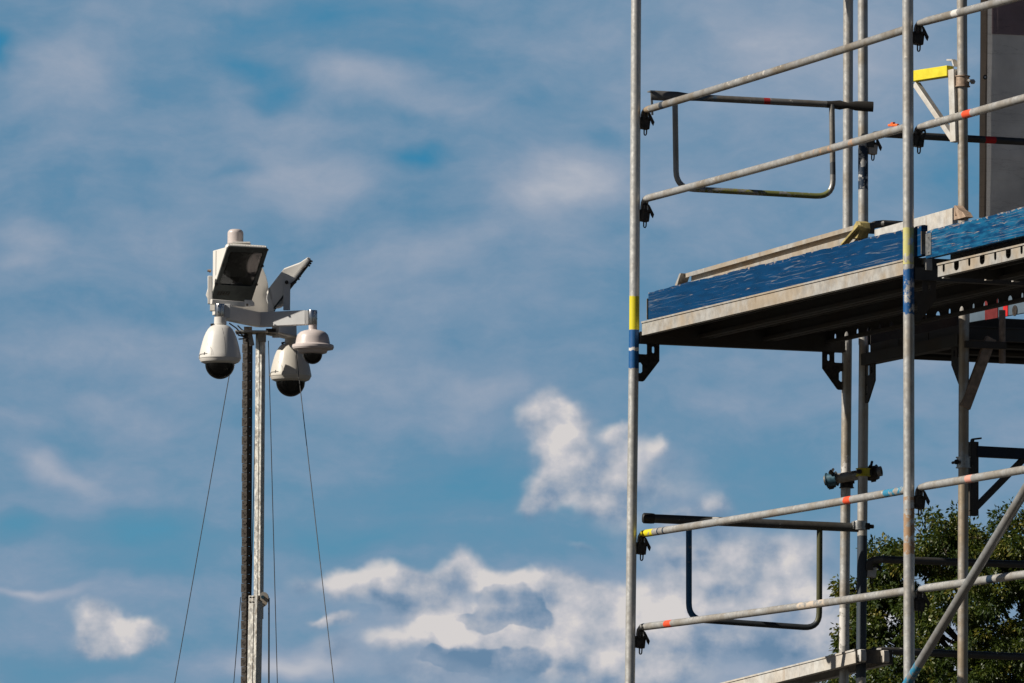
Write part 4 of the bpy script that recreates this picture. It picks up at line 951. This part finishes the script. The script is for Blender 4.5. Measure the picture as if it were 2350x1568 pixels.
def flood(TL, Wv, Hv, label, dp=.028, outx=1, ins=1., yr=(.03, .80, .14, .60)):
    """floodlight: TL corner of the glass side, Wv across, Hv down its length"""
    wl_, hl = Wv.length, Hv.length; wx, hx = Wv.normalized(), Hv.normalized(); n = wx.cross(hx).normalized()
    if n.x*outx < 0: n = -n
    root = thing('floodlight', TL, label, 'floodlight', 'floodlights on the mast head')
    P2 = lambda a, b, c=0.: TL + wx*(a*wl_) + hx*(b*hl) + n*c
    t2 = lambda x, y: (x*wl_, y*hl)
    rin = lambda x0, y0, x1, y1, r=.012: rrect(x0*wl_, y0*hl, x1*wl_, y1*hl, r, 4)
    # white casting: shallow tray + raised back
    g = G(); loops_ = [(rrect(.001, .001, wl_-.001, hl-.001, .016, 6), -.001), (rrect(0, 0, wl_, hl, .016, 6), -.004), (rrect(0, 0, wl_, hl, .016, 6), -.020), (rrect(.05*ins*wl_, yr[0]*hl, (1-.05*ins)*wl_, yr[1]*hl, .016, 6), -.034), (rrect(.12*ins*wl_, yr[2]*hl, (1-.12*ins)*wl_, yr[3]*hl, .016, 6), -.036-dp)]
    g.quadgrid([[TL + wx*x + hx*y + n*z for x, y in l] for l, z in loops_], [0, .1, .2, .3, .4], True); g.cap([TL + wx*x + hx*y + n*loops_[-1][1] for x, y in loops_[-1][0]])
    for i in range(24): g.box(P2(.05 + .039*i, -.001, -.010), wx*.0016, hx*.0015, n*.005)
    g.build('casting', 'white_paint', root, bevel=.002)
    g = G(); g.prism(rrect(.002, .002, wl_-.002, hl-.002, .015, 4), TL + n*.003, wx, hx, n*.008, [rin(.10, .09, .90, .66, .014)]); o = g.build('front_frame', 'flood_frame', root, bevel=.0015)
    for a, b in ((.04, .02), (.5, .02), (.96, .02), (.025, .33), (.025, .66), (.975, .3), (.975, .62), (.3, .975), (.72, .975)):
        g = G(); g.box(P2(a, b, .009), wx*.006, hx*.004, n*.004); g.build('clip', 'black_iron', o)
    # reflector tray, sloping sides to a flat back
    g = G(); r0, r1 = rin(.10, .09, .90, .66, .014), rin(.22, .17, .78, .58, .012)
    for (A, za), (B, zb_) in (((r0, .0), (r1, -.03)),):
        rows = [[TL + wx*x + hx*y + n*za for x, y in A], [TL + wx*x + hx*y + n*zb_ for x, y in B]]; g.quadgrid(rows, [0, 1], True)
    g.cap([TL + wx*x + hx*y + n*-.03 for x, y in r1]); g.build('reflector', 'reflector_grey', root, sharp=2)
    g = G(); g.prism(rin(.10, .09, .90, .66, .014), TL + n*.001, wx, hx, n*.0015); g.build('glass', MATS['clear_bubble'], root)
    g = G()
    for i in range(5):
        x = .13 + .062*i; g.prism([t2(x, .77), t2(x+.035, .77), t2(x+.012, .835), t2(x-.023, .835)], TL + n*.0078, wx, hx, n*.002)
    g.build('vent', 'black_iron', root)
    return root, P2, n
TLp = M(528, 230, ZM-.24); Wv = Vector((.205, .100, 0)); Hv = Vector((-.099, .188, -.275))
fl, P2, n = flood(TLp, Wv, Hv, 'large floodlight facing the camera with a dark recessed glass front, on the cabinet')
g = G(); a, b = M(393, 470, ZM-.13), M(393, 690, ZM-.13); g.bar(a, b, .012, .012, Vector((1, 0, 0)))
g.bar(M(400, 672, ZM-.27), M(660, 694, ZM-.19), .012, .013, Vector((.4, -.9, 0))); g.build('mounting_bracket', 'white_paint', fl, bevel=.003)
g = G(); g.prism([(0, 0), (.055, .006), (.055, .02), (.045, .034), (0, .036)], M(662, 712, ZM-.08), Vector((.9, .3, 0)), UPZ, Vector((0, .02, 0))); g.build('bracket_end', 'arm_paint', fl, bevel=.003)
g = G(); q = M(684, 697, ZM-.095); g.tube([q, q + Vector((0, -.008, 0))], .007, 6); g.build('bolt', 'black_iron', fl)
TL2 = M(1186, 338, ZM-.02); H2 = Vector((-.188, -.02, -.250)); W2 = Vector((-.018, .205, 0))
W2 = W2 - H2*(W2.dot(H2)/H2.dot(H2))
fl2, P2, n = flood(TL2, W2, H2, 'second floodlight seen from its side, tilted and facing away to the right', dp=.044, ins=.12, yr=(.14, .93, .38, .80))
g = G(); g.prism([(0, 0), (.035, 0), (.035, .135), (.026, .146), (.01, .146), (0, .135)], M(966, 740, ZM-.04), Vector((1, 0, 0)), UPZ, Vector((0, .006, 0))); g.build('mounting_bracket', 'arm_paint', fl2, bevel=.002)
g = G(); q = M(993, 520, ZM-.045); g.tube([q + Vector((0, .02, 0)), q + Vector((0, -.012, 0))], .010, 8); g.build('pivot_bolt', 'black_iron', fl2)
g = G(); q = M(1045, 525, ZM-.03); g.tube([q - Vector((.012, 0, .01)), q + Vector((.012, 0, .008))], .008, 8); q = M(1130, 405, ZM-.03); g.tube([q - Vector((.01, 0, .01)), q + Vector((.012, 0, .008))], .008, 8); g.build('latch', 'black_iron', fl2)
# driver box on the back, lower end
g = G(); cdv = M(918, 640, ZM+.05); ax2 = W2.normalized(); g.lathe([(0, -.05), (.045, -.05), (.052, -.04), (.052, .04), (.045, .05), (0, .05)], cdv, ax2, 24); g.build('driver_box', 'arm_paint', fl2)
# antenna
ab = M(591, 216, ZM+.24); r_ = 63*s_; h_ = 114*s_
an = thing('antenna', ab, 'small white round-topped antenna cap standing on the cabinet', 'antenna')
g = G(); prof = [(0, 0), (r_, 0), (r_, h_-.022)] + [(r_-.022*(1-math.cos(R(a))), h_-.022+.022*math.sin(R(a))) for a in range(10, 91, 10)] + [(0, h_)]
g.lathe(prof, ab, UPZ, 40); g.build('cover', 'pink_plastic', an)
g = G(); g.box(M(640, 214, ZM+.24), Vector((.045, 0, 0)), Vector((0, .05, 0)), UPZ*.003); g.build('base_pad', 'white_paint', an)

# dome cameras
def dome_cam(cx, y_, Y, label, mat, k=1.):
    """cx column, y_ row of the housing's widest ring in the close-up grid"""
    c = M(cx, y_, Y); sc = s_*Y/ZM*k
    root = thing('dome_camera', c, label, 'security camera', 'dome cameras under the mast head')
    body = [(48, 318), (50, 262), (46, 260), (46, 255), (58, 252), (78, 243), (97, 222), (113, 195), (128, 160), (141, 118), (153, 70), (162, 25), (167, 0), (167, -10), (163, -12), (161, -20), (150, -38), (124, -50), (118, -52), (0, -52)]
    g = G(); g.lathe([(r*sc, z*sc) for r, z in body], c, UPZ, 56); o = g.build('housing', mat, root, sharp=28)
    rz = sorted([(z, r) for r, z in body[4:13]])
    def surf(z, ang, off=.6):
        zz = [q[0] for q in rz]; rr = [q[1] for q in rz]; r = float(np.interp(z, zz, rr)) + off
        return c + Vector((r*sc*math.sin(R(ang)), -r*sc*math.cos(R(ang)), z*sc))
    for path in ([(245, 8), (220, 12), (190, 14), (140, 17), (90, 18), (40, 18), (0, 18)], [(200, -42), (120, -36), (60, -26), (35, -23), (0, -22)], [(100, -40), (85, -38), (60, -24), (30, -18), (2, -17)]):
        g = G(); g.tube(densify([surf(z, a, .3) for z, a in path], .01), .0005, 6); g.build('seam', 'seam_black', o)
    g = G(); 
    for a0, a1, z0, z1 in ((-75, -35, 14, 20), (-78, -70, -8, 16), (-48, -44, 8, 30)):
        rows = [[surf(z, a0 + (a1-a0)*i/8, .9) for i in range(9)] for z in (z0, z1)]; g.quadgrid(rows, [0, 1], False)
    g.build('latch', 'seam_black', o)
    rd = 108*sc; oc = c - UPZ*(52*sc)
    g = G(); g.lathe([(rd, .006)] + [(rd*math.cos(R(a)), -rd*math.sin(R(a))*.98) for a in range(0, 91, 6)], oc, UPZ, 48); g.build('lens_ball', 'smoked_dome', root)
    rb = 117*sc
    g = G(); g.lathe([(rb, .008)] + [(rb*math.cos(R(a)), -rb*math.sin(R(a))*1.03) for a in range(0, 91, 6)], oc, UPZ, 56); g.build('clear_dome', 'clear_bubble', root)
    g = G(); q = c + Vector((-.032, -.01, 262*sc)); g.tube([q, q + Vector((-.012, -.006, -.003))], .004, 8); g.tube([q + Vector((-.008, -.004, -.004)), q + Vector((-.014, -.007, -.006))], .007, 6); g.build('thumb_screw', 'black_iron', root)
    return root
dome_cam(470, 1108, ZM-.33, 'white dome camera with black eye hanging from the left arm', 'white_paint')
dome_cam(1024, 1248, ZM+.26, 'cream dome camera with black eye hanging lowest, behind the small one', 'cream_plastic', .985)
c = M(1197, 1010, ZM-.115); sc = s_
root = thing('dome_camera', c, 'small hat-shaped dome camera hanging from the right arm', 'security camera', 'dome cameras under the mast head')
g = G(); g.lathe([(r*sc, z*sc) for r, z in [(33, 160), (33, 122), (40, 118), (70, 112), (100, 100), (120, 80), (128, 55), (135, 20), (138, 6), (160, 0), (166, -6), (167, -22), (160, -36), (125, -38), (122, -40), (116, -50), (110, -64), (84, -72), (0, -72)]], c, UPZ, 56); g.build('housing', 'pink_plastic', root, sharp=28)
g = G(); rd = 70*sc; oc = c - UPZ*(72*sc); g.lathe([(rd, .004)] + [(rd*math.cos(R(a)), -rd*math.sin(R(a))) for a in range(0, 91, 6)], oc, UPZ, 40); g.build('lens_ball', 'smoked_dome', root)
g = G(); rb = 77*sc; g.lathe([(rb, .006)] + [(rb*math.cos(R(a)), -rb*math.sin(R(a))*1.04) for a in range(0, 91, 6)], oc, UPZ, 48); g.build('clear_dome', 'clear_bubble', root)

# guy wires and hoist cables
def wire(p0, p1, label, Y0=ZM, Y1=ZM, r=.0021, zend=.0):
    a, b = PY(*p0, Y0), PY(*p1, Y1); b = bz(a, b, zend); g = G(); n = 12
    g.tube([a.lerp(b, i/n) for i in range(n+1)], r, 8); tag(g.build('guy_wire', 'wire_black'), label, 'wire', 'thin black wires beside the mast')
wire((529, 845), (401, 1568), 'thin black wire splaying far to the left of the mast', ZM-.1, ZM-.3)
wire((616, 782), (636.5, 1568), 'nearly upright thin black wire just right of the mast', ZM-.05, ZM-.3)
wire((679, 803), (766.5, 1568), 'thin black wire splaying far to the right of the mast', ZM+.1, ZM-1.0)
wire((552.5, 1370), (536.5, 1568), 'short length of thin wire emerging low on the left of the mast', ZM+.1, ZM+.1)
wire((617.2, 1372), (617, 1568), 'hoist cable hanging from the pulley bracket on the mast', ZM-.02, ZM-.02, .0042)
wire((586, 960), (582, 1130), 'thin wire glimpsed in the gap between the cable chain and the mast tube', ZM+.12, ZM+.12)

#TREE
# ------------------------------------------------------------------ tree
TY = 200.0; ppm = F/TY
lobes = [(1968, 1362, 46), (1950, 1500, 62), (2055, 1352, 108), (2030, 1300, 60), (2150, 1285, 110), (2215, 1262, 92), (2320, 1265, 108), (2420, 1270, 120), (2195, 1440, 190), (2060, 1530, 150), (2350, 1480, 240), (2520, 1450, 220), (2250, 1690, 290), (2480, 1720, 320), (2060, 1720, 170), (2700, 1700, 260), (1935, 1590, 60), (1990, 1440, 52)]
troot = thing('broadleaf_tree', Vector((PY(2420, 1568, TY).x, TY, 0)), 'large dark green broadleaf tree standing behind the lower scaffold', 'tree')
ctr = np.zeros((0, 3)); cr_ = []
pos = []; nrmv = []
lob3 = []
for (x, y, r) in lobes:
    c = PY(x, y, TY + random.uniform(-1.5, 1.5)); lob3.append((c, r/ppm))
for c, r in lob3:
    nc = int(62*r*r) + 26
    for k in range(nc):
        d = rng.normal(size=3); d /= np.linalg.norm(d)
        if d[1] > .35 and rng.random() < .6: d[1] = -d[1]
        rad = r*(1 - .55*rng.random()**2.2); rad *= 1 + .12*rng.normal()*(1 if rng.random() < .5 else .3)
        q = Vector((c.x + d[0]*rad, c.y + d[1]*rad*.8, c.z + d[2]*rad))
        if mnoise.noise(Vector((q.x*1.25, q.y*.55, q.z*1.25))) < -.10 + .10*rng.normal()*.3: continue
        pos.append((c.x + d[0]*rad, c.y + d[1]*rad*.8, c.z + d[2]*rad)); nrmv.append(d)
pos = np.array(pos); nrmv = np.array(nrmv); NC = len(pos); LPC = 64
N = NC*LPC
cp = np.repeat(pos, LPC, 0); cn = np.repeat(nrmv, LPC, 0)
cvar = np.repeat(rng.random(NC), LPC)
off = rng.normal(size=(N, 3)); off /= np.linalg.norm(off, axis=1)[:, None]
lc = cp + off*(rng.random(N)[:, None]**.6)*.23
ld = off*.9 + cn*.35 + np.array([0, 0, -.75]) + rng.normal(size=(N, 3))*.25; ld /= np.linalg.norm(ld, axis=1)[:, None]
sd = np.cross(ld, rng.normal(size=(N, 3))); sd /= np.linalg.norm(sd, axis=1)[:, None]
Ln = (.10 + .07*rng.random(N))[:, None]; Wd = Ln*.23
nn = np.cross(ld, sd)
v0 = lc; v1 = lc + ld*Ln*.5 + sd*Wd + nn*Ln*.05; v2 = lc + ld*Ln; v3 = lc + ld*Ln*.5 - sd*Wd + nn*Ln*.05
V = np.stack([v0, v1, v2, v3], 1).reshape(-1, 3) - np.array(troot.location)
me = bpy.data.meshes.new('crown'); me.vertices.add(4*N); me.vertices.foreach_set('co', V.astype(np.float32).ravel())
me.loops.add(4*N); me.loops.foreach_set('vertex_index', np.arange(4*N, dtype=np.int32)); me.polygons.add(N)
me.polygons.foreach_set('loop_start', np.arange(0, 4*N, 4, dtype=np.int32)); me.update(calc_edges=True)
lv = np.clip(cvar*.75 + rng.random(N)*.35 + (rng.random(N) > .97)*.3, 0, 1)
at_ = me.attributes.new('leafvar', 'FLOAT', 'FACE'); at_.data.foreach_set('value', lv.astype(np.float32))
me.materials.append(MATS['leaf_green']); crown = bpy.data.objects.new('crown', me); COL.objects.link(crown); crown.parent = troot
g = G(); base_ = Vector((troot.location.x, TY, 0)); top = PY(2430, 1560, TY)
trunk = [base_, base_.lerp(top, .3) + Vector((.1, 0, 0)), base_.lerp(top, .6) + Vector((-.1, .1, 0)), top]
g.tube(densify(trunk, .8), [.42 - .25*i/(len(densify(trunk, .8))-1) for i in range(len(densify(trunk, .8)))], 14)
for c, r in lob3:
    st = base_.lerp(top, random.uniform(.55, 1.)); mid = st.lerp(c, .5) + Vector((0, 0, random.uniform(-.3, .5))); pts = densify(arc_path([st, mid, c], .3), .5)
    g.tube(pts, [.12 - .10*i/(len(pts)-1) for i in range(len(pts))], 8)
    for k in range(9):
        d = Vector(rng.normal(size=3)).normalized(); e = c + d*r*.9; m1 = c.lerp(e, .5) + Vector((0, 0, .1)); s0 = pts[int(len(pts)*random.uniform(.5, .95))]
        g.tube([s0, m1, e], [.035, .022, .008], 5)
g.build('trunk', 'bark', troot)
